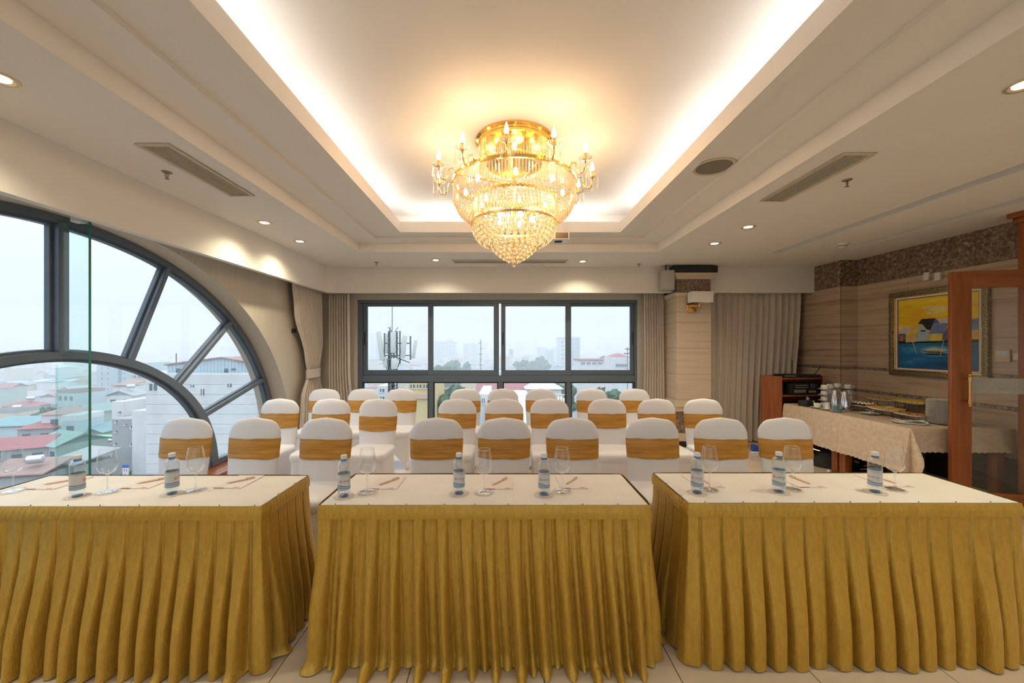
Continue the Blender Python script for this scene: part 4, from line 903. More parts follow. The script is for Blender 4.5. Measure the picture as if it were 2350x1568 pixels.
# ---- painting in its gilded frame (wall at XR - 0.012)
XPt = XR - 0.013
pa = PX(2047, 675, XPt); pc = PX(2276, 873, XPt)
py0, py1, pz0, pz1 = pc.y, pa.y, 1.150, 2.185
t = thing('painting', 'gilt framed painting of lake houses under a yellow sky', 'painting', (XPt, (py0 + py1) / 2, (pz0 + pz1) / 2)); hy, hz = (py1 - py0) / 2, (pz1 - pz0) / 2
M['gilt'] = nmat('aged_gilt', [(0.35, (0.12, 0.095, 0.045)), (0.65, (0.46, 0.39, 0.22))], (1, 1, 1), 70.0, 3, 0.35, 0.7, bump=0.6)
def pframe(name, o0, o1, d0, d1, m):
    for (a0, b0, a1, b1) in ((-hy + o0, -hz + o0, hy - o0, -hz + o1), (-hy + o0, hz - o1, hy - o0, hz - o0), (-hy + o0, -hz + o1, -hy + o1, hz - o1), (hy - o1, -hz + o1, hy - o0, hz - o1)):
        MB().box(-d1, a0, b0, -d0, a1, b1).build(name, M[m], t, 0.6, min(0.006, (o1 - o0) / 3))
pframe('frame_bar', 0.0, 0.052, 0.0, 0.045, 'gilt'); pframe('inner_moulding', 0.052, 0.068, 0.0, 0.034, 'gold'); pframe('liner', 0.068, 0.090, 0.0, 0.026, 'cap'); pframe('inner_lip', 0.090, 0.098, 0.0, 0.020, 'wood')
cy0, cz0 = hy - 0.098, hz - 0.098
M['pyel'] = nmat('painted_yellow_sky', [(0.25, (0.80, 0.36, 0.012)), (0.48, (0.90, 0.58, 0.02)), (0.60, (0.92, 0.72, 0.05)), (0.75, (0.92, 0.82, 0.40))], (1, 1.1, 4.0), 2.3, 5, 0.5)
M['pblu'] = nmat('painted_blue_lake', [(0.3, (0.005, 0.065, 0.20)), (0.6, (0.01, 0.16, 0.42)), (0.8, (0.10, 0.42, 0.62))], (1, 1.0, 3.0), 2.2, 4, 0.45)
cv = MB().box(-0.014, -cy0, -cz0, -0.002, cy0, cz0).build('canvas', M['pyel'], t)
def pc_(u, v): return (cy0 * (1 - 2 * u), cz0 * (2 * v - 1))          # u from the corner side, v up
PC = {}
def paint(name, col, poly, lay):
    if col not in PC: PC[col] = nmat('paint_' + name, [(0.35, tuple(c * 0.78 for c in col)), (0.65, col)], (1, 1, 1), 22.0, 4, 0.5) if isinstance(col, tuple) else M[col]
    MB().prism([pc_(*q) for q in poly], -0.0140 - 0.0004 * lay, -0.0138, 'x').build(name, PC[col], cv)
paint('lake', 'pblu', [(0, 0), (1, 0), (1, 0.40), (0, 0.375)], 1)
DK, WH, YE, BU, CR, PU = (0.02, 0.016, 0.02), (0.72, 0.66, 0.62), (0.80, 0.62, 0.12), (0.20, 0.28, 0.52), (0.80, 0.56, 0.22), (0.16, 0.14, 0.26)
paint('shore', DK, [(0, 0.355), (1, 0.36), (1, 0.40), (0, 0.40)], 2)
GLW = [(0.5 + 0.24 * math.cos(a) * (1 + 0.10 * math.sin(3 * a)), 0.235 + 0.085 * math.sin(a)) for a in [2 * pi * k / 20 for k in range(20)]]
for k, (s0_, c0_) in enumerate(((1.0, (0.04, 0.24, 0.48)), (0.85, (0.10, 0.33, 0.54)), (0.70, (0.22, 0.44, 0.60)), (0.55, (0.42, 0.58, 0.64)), (0.40, (0.66, 0.72, 0.66)))): paint('glow', c0_, [(0.5 + (u_ - 0.5) * s0_, 0.245 + (v_ - 0.235) * s0_) for u_, v_ in GLW], 2 + 0.3 * k)
paint('roof', WH, [(0.0, 0.50), (0.06, 0.60), (0.19, 0.60), (0.12, 0.50)], 3); paint('wall', PU, [(0.0, 0.39), (0.12, 0.39), (0.12, 0.50), (0.0, 0.50)], 3); paint('door', (0.55, 0.22, 0.02), [(0.03, 0.39), (0.07, 0.39), (0.07, 0.47), (0.03, 0.47)], 4)
paint('roof', DK, [(0.28, 0.64), (0.33, 0.70), (0.50, 0.70), (0.56, 0.62), (0.45, 0.53), (0.36, 0.56)], 3); paint('gable', PU, [(0.44, 0.52), (0.505, 0.70), (0.57, 0.62), (0.55, 0.50)], 4)
paint('roof', YE, [(0.10, 0.48), (0.22, 0.63), (0.33, 0.63), (0.25, 0.48)], 5); paint('gable', (0.45, 0.58, 0.60), [(0.25, 0.38), (0.25, 0.48), (0.335, 0.63), (0.43, 0.50), (0.42, 0.385)], 5); paint('wall', CR, [(0.11, 0.37), (0.25, 0.375), (0.25, 0.475), (0.11, 0.47)], 6); paint('window', DK, [(0.32, 0.52), (0.38, 0.52), (0.38, 0.54), (0.32, 0.54)], 7)
paint('roof', BU, [(0.42, 0.485), (0.48, 0.63), (0.67, 0.62), (0.60, 0.485)], 6); paint('wall', YE, [(0.425, 0.385), (0.59, 0.385), (0.59, 0.485), (0.425, 0.485)], 6); paint('wall', PU, [(0.59, 0.385), (0.66, 0.40), (0.68, 0.60), (0.60, 0.485)], 6)
paint('roof', WH, [(0.53, 0.69), (0.70, 0.69), (0.68, 0.62), (0.56, 0.62)], 4); paint('roof', WH, [(0.655, 0.50), (0.70, 0.68), (0.90, 0.67), (0.86, 0.50)], 6); paint('wall', CR, [(0.66, 0.375), (0.78, 0.375), (0.78, 0.49), (0.66, 0.49)], 6); paint('window', DK, [(0.69, 0.44), (0.72, 0.44), (0.72, 0.47), (0.69, 0.47)], 7); paint('wall', DK, [(0.78, 0.38), (0.87, 0.39), (0.87, 0.50), (0.78, 0.49)], 5)
paint('roof', DK, [(0.80, 0.66), (0.86, 0.76), (0.93, 0.66)], 4); paint('roof', WH, [(0.80, 0.56), (0.84, 0.65), (0.91, 0.66), (0.86, 0.55)], 7); paint('roof', BU, [(0.87, 0.52), (0.92, 0.66), (1.0, 0.66), (1.0, 0.52)], 8); paint('wall', CR, [(0.88, 0.42), (0.98, 0.42), (0.98, 0.52), (0.88, 0.52)], 8)
paint('boat', DK, [(0.31, 0.265), (0.40, 0.225), (0.58, 0.22), (0.68, 0.255), (0.60, 0.235), (0.40, 0.24)], 5); paint('boat_cover', (0.55, 0.45, 0.20), [(0.40, 0.24), (0.44, 0.262), (0.55, 0.262), (0.60, 0.238)], 6); paint('reflection', (0.0, 0.03, 0.09), [(0.32, 0.195), (0.42, 0.215), (0.60, 0.215), (0.72, 0.195), (0.5, 0.188)], 4)
for a0, b0, a1, b1 in ((0.20, 0.385, 0.26, 0.21), (0.61, 0.41, 0.565, 0.185), (0.68, 0.375, 0.76, 0.22), (0.925, 0.45, 0.905, 0.28)): paint('pole', WH, [(a0, b0), (a0 + 0.007, b0), (a1 + 0.007, b1), (a1, b1)], 8)
for k in range(6):
    Rk = random.Random(k); u0 = 0.25 + 0.45 * Rk.random(); v0 = 0.76 + 0.10 * Rk.random(); paint('cloud', (0.84, 0.76, 0.42), [(u0, v0), (u0 + 0.12, v0 - 0.008), (u0 + 0.30, v0 + 0.004), (u0 + 0.22, v0 + 0.022), (u0 + 0.08, v0 + 0.018)], 2 + k * 0.3)
# wire, thermostat, switch plate, two sensors on the marble wall
p = PX(2304, 817, XPt); t = thing('thermostat', 'cream thermostat with pale screen beside the painting', 'thermostat', (XPt, p.y, p.z))
rbox(-0.022, -0.062, -0.062, 0, 0.062, 0.062, 'case', M['cream'], t, 0.005); MB().box(-0.0235, -0.045, 0.005, -0.022, 0.045, 0.05).build('screen', mat('lcd_screen', (0.55, 0.66, 0.70), 0.2), t)
p = PX(2340, 819, XPt); t = thing('switch_plate', 'white wall switch plate beside the cream thermostat', 'switch', (XPt, p.y - 0.03, p.z))
rbox(-0.010, -0.075, -0.035, 0, 0.075, 0.035, 'plate', M['white'], t, 0.004)
for k in range(3): rbox(-0.014, -0.05 + k * 0.035, -0.014, -0.010, -0.02 + k * 0.035, 0.014, 'rocker', M['cap'], t, 0.002)
for px, lab in ((2130, 'small white motion sensor above the painting, at its corner pier side'), (2156, 'small white motion sensor above the painting, at its wooden door side')):
    p = PX(px, 634, XPt); t = thing('motion_sensor', lab, 'sensor', (XPt, p.y, p.z), 0, 'motion sensors above the painting')
    b = MB(); b.prism([(-0.035, -0.045), (-0.028, 0.045), (0.0, 0.045), (0.0, -0.045)], -0.03, 0.03, 'y'); b.build('housing', M['white'], t, 0.6, 0.005)
    rbox(-0.042, -0.034, -0.050, 0.0, 0.034, -0.040, 'lens_shelf', M['cap'], t, 0.003)

# ================================================================= GLASS DOOR AND ITS POST
M['doorglass'] = thin_glass('door_glass', (0.93, 0.94, 0.93), 0.05, 0.8)
M['frost'] = thin_glass('frosted_band', (0.80, 0.80, 0.78), 0.04, 0.5, 0.3, 0.30)
DW, DH = 0.895, 2.193; ddir = Vector((0.503, -0.13)).normalized(); da = math.atan2(ddir.y, ddir.x)
dr = obj('door_1', None, None, (4.115, 3.683, 0), da); tag(dr, 'open red-brown wooden glass door with a brass pull handle', kind='structure')
TH = 0.042; SW = 0.150
rbox(0, -TH / 2, 0.012, SW, TH / 2, DH, 'stile', M['wood'], dr, 0.003); S2 = 0.115; rbox(DW - S2, -TH / 2, 0.012, DW, TH / 2, DH, 'stile', M['wood'], dr, 0.003)
rbox(SW, -TH / 2, DH - 0.155, DW - S2, TH / 2, DH, 'top_rail', M['woodh'], dr, 0.003); rbox(SW, -TH / 2, 0.012, DW - S2, TH / 2, 0.185, 'bottom_rail', M['woodh'], dr, 0.003)
MB().box(SW, -0.004, 0.185, DW - S2, 0.004, DH - 0.155).build('pane', M['doorglass'], dr)
MB().box(SW, -0.0055, 1.08, DW - S2, -0.0042, 1.22).build('frosted_band', M['frost'], dr)
def flat_text(s, size, par, x, z, y, m, name='lettering'):
    vs_, fs = text_verts(s, size); b = MB(); b.v = [(x + a, y, z + c) for a, c, _ in vs_]; b.f = fs; b.mi = [0] * len(fs); return b.build(name, m, par)
M['etch'] = mat('etched_letters', (0.38, 0.37, 0.34), 0.6)
flat_text('LAROSA', 0.075, dr, SW + 0.12, 1.115, -0.0062, M['etch'])
b = MB()
for k in range(2):
    r0 = 0.032 - 0.014 * k
    for i in range(10):
        a0, a1 = 0.4 + k + i * 0.5, 0.4 + k + (i + 1) * 0.5; b.quad(*[(SW + 0.075 + r * math.cos(a), -0.0062, 1.145 + r * math.sin(a)) for r, a in ((r0, a0), (r0, a1), (r0 - 0.008, a1), (r0 - 0.008, a0))])
b.build('emblem', M['etch'], dr)
hd = MB().tube([(SW - 0.045, -0.062, 0.985), (SW - 0.045, -0.062, 1.235)], 0.010, 12).build('pull_handle', M['brass'], dr, 0.6)
for z in (1.01, 1.21): MB().cyl((SW - 0.045, -0.062, z), (SW - 0.045, -TH / 2, z), 0.007, 8).build('handle_post', M['brass'], hd, 0.6); MB().lathe([(0.0005, -0.02), (0.013, -0.018), (0.014, 0.018), (0.0005, 0.02)], 12, (SW - 0.045, -0.062, z)).build('handle_collar', M['brass'], hd, 0.6)
for z in (0.972, 1.248): MB().sphere((SW - 0.045, -0.062, z), 0.012, 10, 7).build('finial', M['brass'], hd, 3.2)
tp = obj('trim_3', None, None, (0, 0, 0)); tag(tp, 'red-brown wooden door post with a small cornice', kind='structure')
rbox(4.715, 3.60, 0, XR, 3.66, Z0 - 0.09, 'post', M['wood'], tp, 0.004); rbox(4.69, 3.585, Z0 - 0.09, XR, 3.68, Z0 - 0.045, 'cornice', M['wood'], tp, 0.008); rbox(4.66, 3.57, Z0 - 0.045, XR, 3.70, Z0 - 0.001, 'cornice_cap', M['wood'], tp, 0.006)
# ================================================================= BUFFET
ZF = 0.72; BX0, BX1, BY0, BY1 = 3.875, 4.87, 3.80, 5.52
M['linen'] = nmat('beige_damask', [(0.4, (0.60, 0.47, 0.36)), (0.6, (0.68, 0.55, 0.43))], (1, 1, 1), 22.0, 5, 0.6, bump=0.1)
for k, (y0, y1, lab) in enumerate(((BY0 + 0.04, 4.66, 'wooden legged buffet table under beige cloth, nearest the wooden door'), (4.68, BY1 - 0.02, 'wooden legged buffet table under beige cloth, nearest the wooden cabinet'))):
    t = thing('buffet_table', lab, 'table', ((BX0 + BX1) / 2, (y0 + y1) / 2, 0), 0, 'buffet tables under the beige cloth'); hx, hy = (BX1 - BX0) / 2 - 0.02, (y1 - y0) / 2
    rbox(-hx, -hy, ZF - 0.045, hx, hy, ZF - 0.006, 'table_top', M['wood'], t, 0.004)
    for sx in (-1, 1):
        for sy in (-1, 1):
            rbox(sx * (hx - 0.055) - 0.04, sy * (hy - 0.045) - 0.04, 0, sx * (hx - 0.055) + 0.04, sy * (hy - 0.045) + 0.04, ZF - 0.045, 'leg', M['wood'], t, 0.004)
t = thing('tablecloth', 'beige scalloped tablecloth draped over the buffet tables', 'tablecloth', (0, 0, 0))
per = [(BX0, BY1), (BX0, BY0), (BX1, BY0), (BX1, BY1)]; nrmv = [(-1, 0), (0, -1), (1, 0), (0, 1)]; drops = [0.435, 0.225, 0.30, 0.20]
seg = []
for k in range(4):
    a, c = Vector(per[k]), Vector(per[(k + 1) % 4]); ln = (c - a).length; n_ = int(ln / 0.012)
    for i in range(n_): seg.append((a + (c - a) * i / n_, k, i / n_, ln))
    if True:      # corner fan
        for i in range(14): seg.append((c, k, 1.0 + (i + 0.5) / 14, ln))
def cloth(u, v):
    i = int(round(u * len(seg))) % len(seg); p, k, q, ln = seg[i]; n0 = Vector(nrmv[k]); n2 = Vector(nrmv[(k + 1) % 4]); s_ = q * ln
    if q <= 1.0:
        n = n0; d = drops[k]; e0 = smooth(0.14, 0.0, s_) if False else 0.0
        fold = 0.012 * n1(s_ * 5, k + 2) + 0.008 * math.sin(s_ * 21 + k)
        if k == 0: fold += 0.020 * math.exp(-((s_ - 0.86) / 0.03) ** 2) - 0.02 * math.exp(-((s_ - 0.90) / 0.02) ** 2)
        fl_ = (0.035, 0.03, 0.0, 0.0)[k]; fold *= (1, 1, 0.3, 0.3)[k]
    else:
        e = q - 1.0; n = (n0 * math.cos(e * pi / 2) + n2 * math.sin(e * pi / 2)); d = drops[k] * (1 - e) + drops[(k + 1) % 4] * e + 0.20 * math.sin(e * pi); fold = (0.05, 0.04, 0.0, 0.0)[k] * math.sin(e * pi * 3); fl_ = (0.10, 0.06, 0.01, 0.03)[k]
    hemz = 0.010 * abs(math.sin(i * 0.012 * pi / 0.055))
    dd = d * v
    if v > 0.99: dd -= hemz
    off = 0.008 * smooth(0, 0.1, v) + (fl_ * v + fold * v)
    return (p[0] + n[0] * off, p[1] + n[1] * off, ZF - dd + 0.001)
b = MB(); b.quad((BX0, BY0, ZF + 0.001), (BX1, BY0, ZF + 0.001), (BX1, BY1, ZF + 0.001), (BX0, BY1, ZF + 0.001)); b.grid(cloth, len(seg), 16, True); b.build('cloth', M['linen'], t, 0.9)
ZS = ZF + 0.003
M['china'] = mat('white_china', (0.84, 0.83, 0.80), 0.15); M['choc'] = nmat('chocolate_cake', [(0.4, (0.035, 0.014, 0.008)), (0.6, (0.08, 0.035, 0.02))], (1, 1, 1), 60, 3, 0.7)
M['icing'] = mat('cream_icing', (0.84, 0.76, 0.50), 0.5); M['custard'] = mat('yellow_custard', (0.82, 0.62, 0.20), 0.35); M['sponge'] = nmat('yellow_sponge_cake', [(0.4, (0.72, 0.48, 0.03)), (0.6, (0.84, 0.64, 0.08))], (1, 1, 1), 50, 3, 0.8, bump=0.3)
M['biscuit'] = nmat('golden_biscuit', [(0.4, (0.58, 0.28, 0.05)), (0.6, (0.76, 0.46, 0.12))], (1, 1, 1), 40, 3, 0.7, bump=0.2); M['fried'] = nmat('fried_brown', [(0.4, (0.26, 0.09, 0.012)), (0.6, (0.52, 0.24, 0.05))], (1, 1, 1), 45, 3, 0.6, bump=0.3)
M['cupglass'] = thin_glass('dessert_cup', (0.96, 0.95, 0.90), 0.05, 0.8); M['wire'] = mat('dark_wire', (0.10, 0.085, 0.06), 0.4, 0.7); M['candy'] = mat('blue_candy_wrap', (0.02, 0.35, 0.45), 0.15)
cupm_ = MB().lathe([(0.0005, 0.004), (0.022, 0.0), (0.024, 0.003), (0.036, 0.016), (0.040, 0.035), (0.041, 0.056), (0.0392, 0.056), (0.038, 0.036), (0.033, 0.016), (0.0005, 0.008)], 24).mesh('cup_body', M['china'], 1.0)
hanm = MB().tube([(-0.038, 0, 0.046), (-0.056, 0, 0.046), (-0.064, 0, 0.034), (-0.056, 0, 0.020), (-0.036, 0, 0.018)], 0.0045, 8).mesh('handle', M['china'], 3.2)
saum = MB().lathe([(0.0005, 0.003), (0.030, 0.0), (0.036, 0.004), (0.072, 0.014), (0.073, 0.016), (0.070, 0.0165), (0.034, 0.0065), (0.0005, 0.006)], 30).mesh('saucer_disc', M['china'], 1.0)
def cup(x, y, z, rz, lab):
    t = thing('coffee_cup', lab, 'cup', (x, y, z), rz, 'white coffee cups on the buffet'); obj('cup_body', cupm_, t); obj('handle', hanm, t)
def saucer(x, y, z, lab):
    o = obj('saucer', saum, None, (x, y, z)); tag(o, lab, 'saucer', 'white saucers on the buffet')
CUPX = [(1926, 941, 3, 'front stack by the black tissue box'), (1942, 937, 4, 'stack behind the steel jugs'), (1918, 932, 3, 'rear stack by the cabinet')]
st0 = [PZ(1893, 934, ZS), PZ(1905, 931, ZS), PZ(1946, 932, ZS), PZ(1922, 928.5, ZS)]
names_ = ['stack beside the black tissue box', 'stack behind the front cups', 'stack behind the steel jugs, at the painting side', 'rear stack half hidden by the jugs']
for (p, nm, cnt, rz) in zip(st0, names_, (4, 4, 4, 4), (0.2, 0.5, 2.8, 1.0)):
    for k in range(cnt):
        lv = ['lowest', 'second', 'third', 'top'][k]
        saucer(p[0], p[1], ZS + k * 0.0735, f'white saucer, {lv} in the {nm}'); cup(p[0], p[1], ZS + k * 0.0735 + 0.0068, rz, f'white coffee cup, {lv} in the {nm}')
# tissue box
p = PZ(1848, 931, ZS); t = thing('tissue_box', 'low black tissue box with a white tissue on the buffet', 'tissue box', (p[0] + 0.02, p[1] - 0.02, ZS), 0.35)
b = MB(); b.prism([(-0.105, -0.06), (0.105, -0.06), (0.105, 0.06), (-0.105, 0.06)], 0, 0.075, 'z'); b.build('box', M['black'], t, 0.6, 0.006)
MB().quad((-0.03, -0.01, 0.074), (0.05, 0.01, 0.074), (0.03, 0.0, 0.10), (-0.02, 0.005, 0.125)).quad((-0.03, 0.01, 0.074), (0.05, 0.01, 0.074), (0.02, 0.015, 0.105), (-0.02, 0.005, 0.125)).build('tissue', M['cap'], t)
# sugar cup, creamer, glass candy bowl on saucers
p = PZ(1876, 937, ZS); saucer(p[0], p[1], ZS, 'white saucer under the sugar cup'); t = thing('sugar_bowl', 'white sugar cup with a spoon on a saucer', 'bowl', (p[0], p[1], ZS + 0.0068)); obj('cup_body', cupm_, t); MB().tube([(-0.01, 0, 0.02), (-0.03, 0.005, 0.06), (-0.05, 0.01, 0.085)], 0.004, 6).build('spoon', M['china'], t, 3.2)
p = PZ(1899, 941, ZS); saucer(p[0], p[1], ZS, 'white saucer under the milk jug'); t = thing('milk_jug', 'small white milk jug on a saucer', 'jug', (p[0], p[1], ZS + 0.0068)); MB().lathe([(0.0005, 0.0), (0.028, 0.0), (0.031, 0.02), (0.027, 0.06), (0.029, 0.085), (0.027, 0.085), (0.025, 0.06), (0.0005, 0.01)], 20).build('body', M['china'], t, 1.0); MB().tube([(-0.027, 0, 0.07), (-0.05, 0, 0.06), (-0.045, 0, 0.03), (-0.03, 0, 0.022)], 0.004, 7).build('handle', M['china'], t, 3.2)
p = PZ(1921, 945, ZS); saucer(p[0], p[1], ZS, 'white saucer under the glass candy bowl'); t = thing('candy_bowl', 'small glass bowl of blue wrapped candies', 'bowl', (p[0], p[1], ZS + 0.0068)); MB().lathe([(0.0005, 0.002), (0.030, 0.0), (0.046, 0.02), (0.052, 0.05), (0.050, 0.085), (0.047, 0.085), (0.048, 0.05), (0.042, 0.022), (0.0005, 0.005)], 24).build('glass_wall', M['wineglass'], t, 1.0)
rk = random.Random(2)
for k in range(14):
    a = rk.random() * 6.28; r = 0.034 * rk.random() ** .5; o = MB().sphere((0, 0, 0), 0.011, 7, 5, 0.7).tube([(-0.022, 0, 0), (-0.010, 0, 0), (0.010, 0, 0), (0.022, 0, 0)], [0.007, 0.002, 0.002, 0.007], 6).build('candy', M['candy'], t, 0.6); o.location = (r * math.cos(a), r * math.sin(a), 0.014 + 0.010 * (k % 4)); o.rotation_euler = (rk.random(), rk.random(), a)
# steel jugs
jb = MB().lathe([(0.0005, 0.0), (0.062, 0.0), (0.064, 0.004), (0.062, 0.05), (0.050, 0.13), (0.036, 0.19), (0.031, 0.21), (0.033, 0.214), (0.030, 0.218), (0.022, 0.228), (0.0005, 0.232)], 28).mesh('jug_body', M['chrome'], 0.7)
jh = MB().tube([(0.022, 0, 0.222), (0.060, 0, 0.214), (0.075, 0, 0.18), (0.078, 0, 0.12), (0.066, 0, 0.07)], 0.0075, 8).mesh('handle', M['chrome'], 3.2); js = MB().tube([(-0.028, 0, 0.190), (-0.046, 0, 0.215)], [0.014, 0.008], 8).mesh('spout', M['chrome'], 0.7); jl = MB().sphere((0, 0, 0.238), 0.010, 8, 6).mesh('lid_knob', M['black'], 3.2)
for px, py, lab in ((1917, 938, 'polished steel coffee jug, the one against the white cup stacks'), (1939, 942.5, 'polished steel coffee jug, the one beside the chocolate cakes')):
    p = PZ(px, py, ZS); t = thing('coffee_jug', lab, 'jug', (p[0], p[1], ZS), -0.25, 'polished steel jugs'); obj('jug_body', jb, t); obj('handle', jh, t); obj('spout', js, t); obj('lid_knob', jl, t); t.scale = (0.92, 0.92, 1.08)
# platters on wire stands
def plat_mesh(lx, ly):
    def fn(u, v):
        a = 2 * pi * u; c, s_ = math.cos(a), math.sin(a); e = 0.5; x = lx * math.copysign(abs(c) ** e, c); y = ly * math.copysign(abs(s_) ** e, s_)
        k = [(1e-3, 0.006), (0.80, 0.006), (0.90, 0.012), (1.0, 0.022), (1.0, 0.019), (0.88, 0.007), (0.78, 0.0), (1e-3, 0.0)][int(round(v * 7))]
        wv = 0.008 * math.sin(2 * a + 0.6) * k[0] ** 3
        return (x * k[0], y * k[0], k[1] + wv)
    return MB().grid(fn, 40, 7, True).mesh('platter', M['china'], 1.0)
PM = {}
def platter(px, py, h, lx, ly, rz, lab, food):
    p = PZ(px, py, ZS + h); key = (lx, ly)
    if key not in PM: PM[key] = plat_mesh(lx, ly)
    o = obj('serving_platter', PM[key], None, (p[0], p[1], ZS + h), rz); tag(o, 'long white serving platter holding ' + lab, 'platter', 'serving platters on wire stands')
    t = thing('wire_stand', 'dark wire stand with curled feet under the platter of ' + lab, 'stand', (p[0], p[1], ZS), rz, 'wire stands on the buffet')
    for sx in (-0.6, 0.6):
        for sy in (-0.6, 0.6):
            b = MB(); cx_, cy_ = sx * lx, sy * ly; r = min(0.018, h * 0.45); pts = [(cx_, cy_, h - 0.003), (cx_, cy_, r)] + [(cx_ + r - r * math.cos(a), cy_, r - r * math.sin(a)) for a in (0.6, 1.2, 1.57, 2.4, 3.2, 4.2, 5.0)]; b.tube(pts, 0.0028, 6); b.build('curled_leg', M['wire'], t, 3.2)
    b = MB(); b.tube([(-0.6 * lx, -0.6 * ly, h - 0.003), (0.6 * lx, -0.6 * ly, h - 0.003), (0.6 * lx, 0.6 * ly, h - 0.003), (-0.6 * lx, 0.6 * ly, h - 0.003), (-0.6 * lx, -0.6 * ly, h - 0.003)], 0.0028, 6); b.build('top_ring', M['wire'], t, 3.2)
    food(p[0], p[1], ZS + h + 0.0065, rz, lab)
cosr = lambda x, y, rz, a, b_: (x + a * math.cos(rz) - b_ * math.sin(rz), y + a * math.sin(rz) + b_ * math.cos(rz))
cakeb = MB().box(-0.019, -0.019, 0, 0.019, 0.019, 0.026).mesh('cake_body', M['choc'], None, 0.002, 1); cakei = MB().lathe([(0.013, 0.025), (0.014, 0.032), (0.008, 0.040), (0.0005, 0.044)], 10).mesh('icing', M['icing'], 1.2)
def f_choc(x, y, z, rz, lab):
    for i in range(6):
        for j in range(3):
            q = cosr(x, y, rz, -0.115 + i * 0.046, -0.045 + j * 0.045); t = thing('chocolate_cake', 'small square chocolate cake with cream swirl on the wavy platter', 'cake', (*q, z), rz + 0.1 * j, 'small chocolate cakes'); obj('cake_body', cakeb, t); obj('icing', cakei, t)
ccup = MB().lathe([(0.0005, 0.0), (0.030, 0.0), (0.040, 0.030), (0.0385, 0.030), (0.029, 0.002)], 20).mesh('clear_cup', M['cupglass'], 1.0); ccus = MB().lathe([(0.0005, 0.002), (0.0285, 0.002), (0.035, 0.021), (0.0005, 0.022)], 20).mesh('custard', M['custard'], 0.6)
def f_cust(x, y, z, rz, lab):
    for i in range(4):
        for j in range(2):
            q = cosr(x, y, rz, -0.125 + i * 0.083, -0.042 + j * 0.083); t = thing('custard_cup', 'small clear cup of pale yellow custard', 'dessert', (*q, z), 0, 'custard cups on a platter'); obj('clear_cup', ccup, t); obj('custard', ccus, t)
slm = MB().box(-0.012, -0.034, 0, 0.012, 0.034, 0.030).mesh('cake_slice', M['sponge'], None, 0.005, 2)
def f_slice(x, y, z, rz, lab):
    for i in range(11):
        for j in range(2):
            q = cosr(x, y, rz, -0.14 + i * 0.028, -0.036 + j * 0.072); o = obj('cake_slice', slm, None, (*q, z), rz + 0.05 * math.sin(i * 3 + j)); tag(o, 'yellow cut cake slice on the platter of ' + lab, 'cake', 'yellow cake slices')
bim = MB().lathe([(0.0005, 0.0), (0.030, 0.0), (0.034, 0.004), (0.032, 0.009), (0.0005, 0.011)], 18).mesh('biscuit', M['biscuit'], 0.9)
def f_bisc(x, y, z, rz, lab):
    for i in range(9):
        for j in range(3):
            if 3 <= i <= 5 and j == 2: continue
            q = cosr(x, y, rz, -0.125 + i * 0.031, -0.052 + j * 0.048); o = obj('biscuit', bim, None, (*q, z + 0.012), rz); o.rotation_euler = (0.0, 0.30, rz); tag(o, 'round golden biscuit in overlapping rows on the buffet', 'biscuit', 'golden biscuits')
    q = cosr(x, y, rz, 0.0, 0.055); o = MB().lathe([(0.0005, 0.0), (0.022, 0.0), (0.042, 0.022), (0.044, 0.030), (0.041, 0.030), (0.0005, 0.016)], 22).build('dip_bowl', M['china'], None, 0.9, loc=(*q, z)); tag(o, 'small white dip bowl among the golden biscuits', 'bowl')
frm = MB().sphere((0, 0, 0.010), 0.017, 8, 6, 0.6).mesh('fried_pastry', M['fried'], 3.2)
def f_fried(x, y, z, rz, lab):
    R = random.Random(6)
    for i in range(9):
        for j in range(3):
            q = cosr(x, y, rz, -0.125 + i * 0.031, -0.042 + j * 0.042); o = obj('fried_pastry', frm, None, (*q, z), R.random() * 6); o.scale = (1.35, 0.9, 0.9 + 0.4 * R.random()); tag(o, 'small brown fried pastry on the platter beside the plate stack', 'pastry', 'brown fried pastries')
RZ = -1.35
platter(1972, 931.5, 0.060, 0.160, 0.090, RZ, 'chocolate cakes', f_choc)
platter(2026, 919.5, 0.105, 0.165, 0.095, RZ, 'custard cups', f_cust)
platter(2092, 926, 0.105, 0.175, 0.095, RZ, 'yellow cake slices in rows', f_slice)
platter(2032, 941.5, 0.060, 0.165, 0.10, RZ, 'golden biscuits', f_bisc)
platter(2092, 953.5, 0.050, 0.160, 0.095, RZ, 'fried pastries', f_fried)
# plate stack: each plate a thing
pm_ = MB().lathe([(0.0005, 0.002), (0.060, 0.0), (0.066, 0.003), (0.104, 0.009), (0.106, 0.011), (0.103, 0.0115), (0.064, 0.006), (0.0005, 0.005)], 40).mesh('dinner_plate', M['china'], 1.0)
p = PZ(2166, 973, ZS)
ON = 'first second third fourth fifth sixth seventh eighth ninth tenth eleventh twelfth thirteenth fourteenth fifteenth sixteenth seventeenth eighteenth nineteenth'.split()
ORD = ON + ['twentieth'] + ['twenty-' + q for q in ON[:9]]
for k in range(28):
    o = obj('dinner_plate', pm_, None, (p[0] + 0.002 * math.sin(k * 2.1), p[1] + 0.002 * math.cos(k * 1.7), ZS + k * 0.0086)); o.scale = (1.22, 1.22, 1.3); tag(o, 'white dinner plate, ' + ORD[k] + ' from the bottom of the tall plate stack', 'plate', 'stacked white dinner plates')
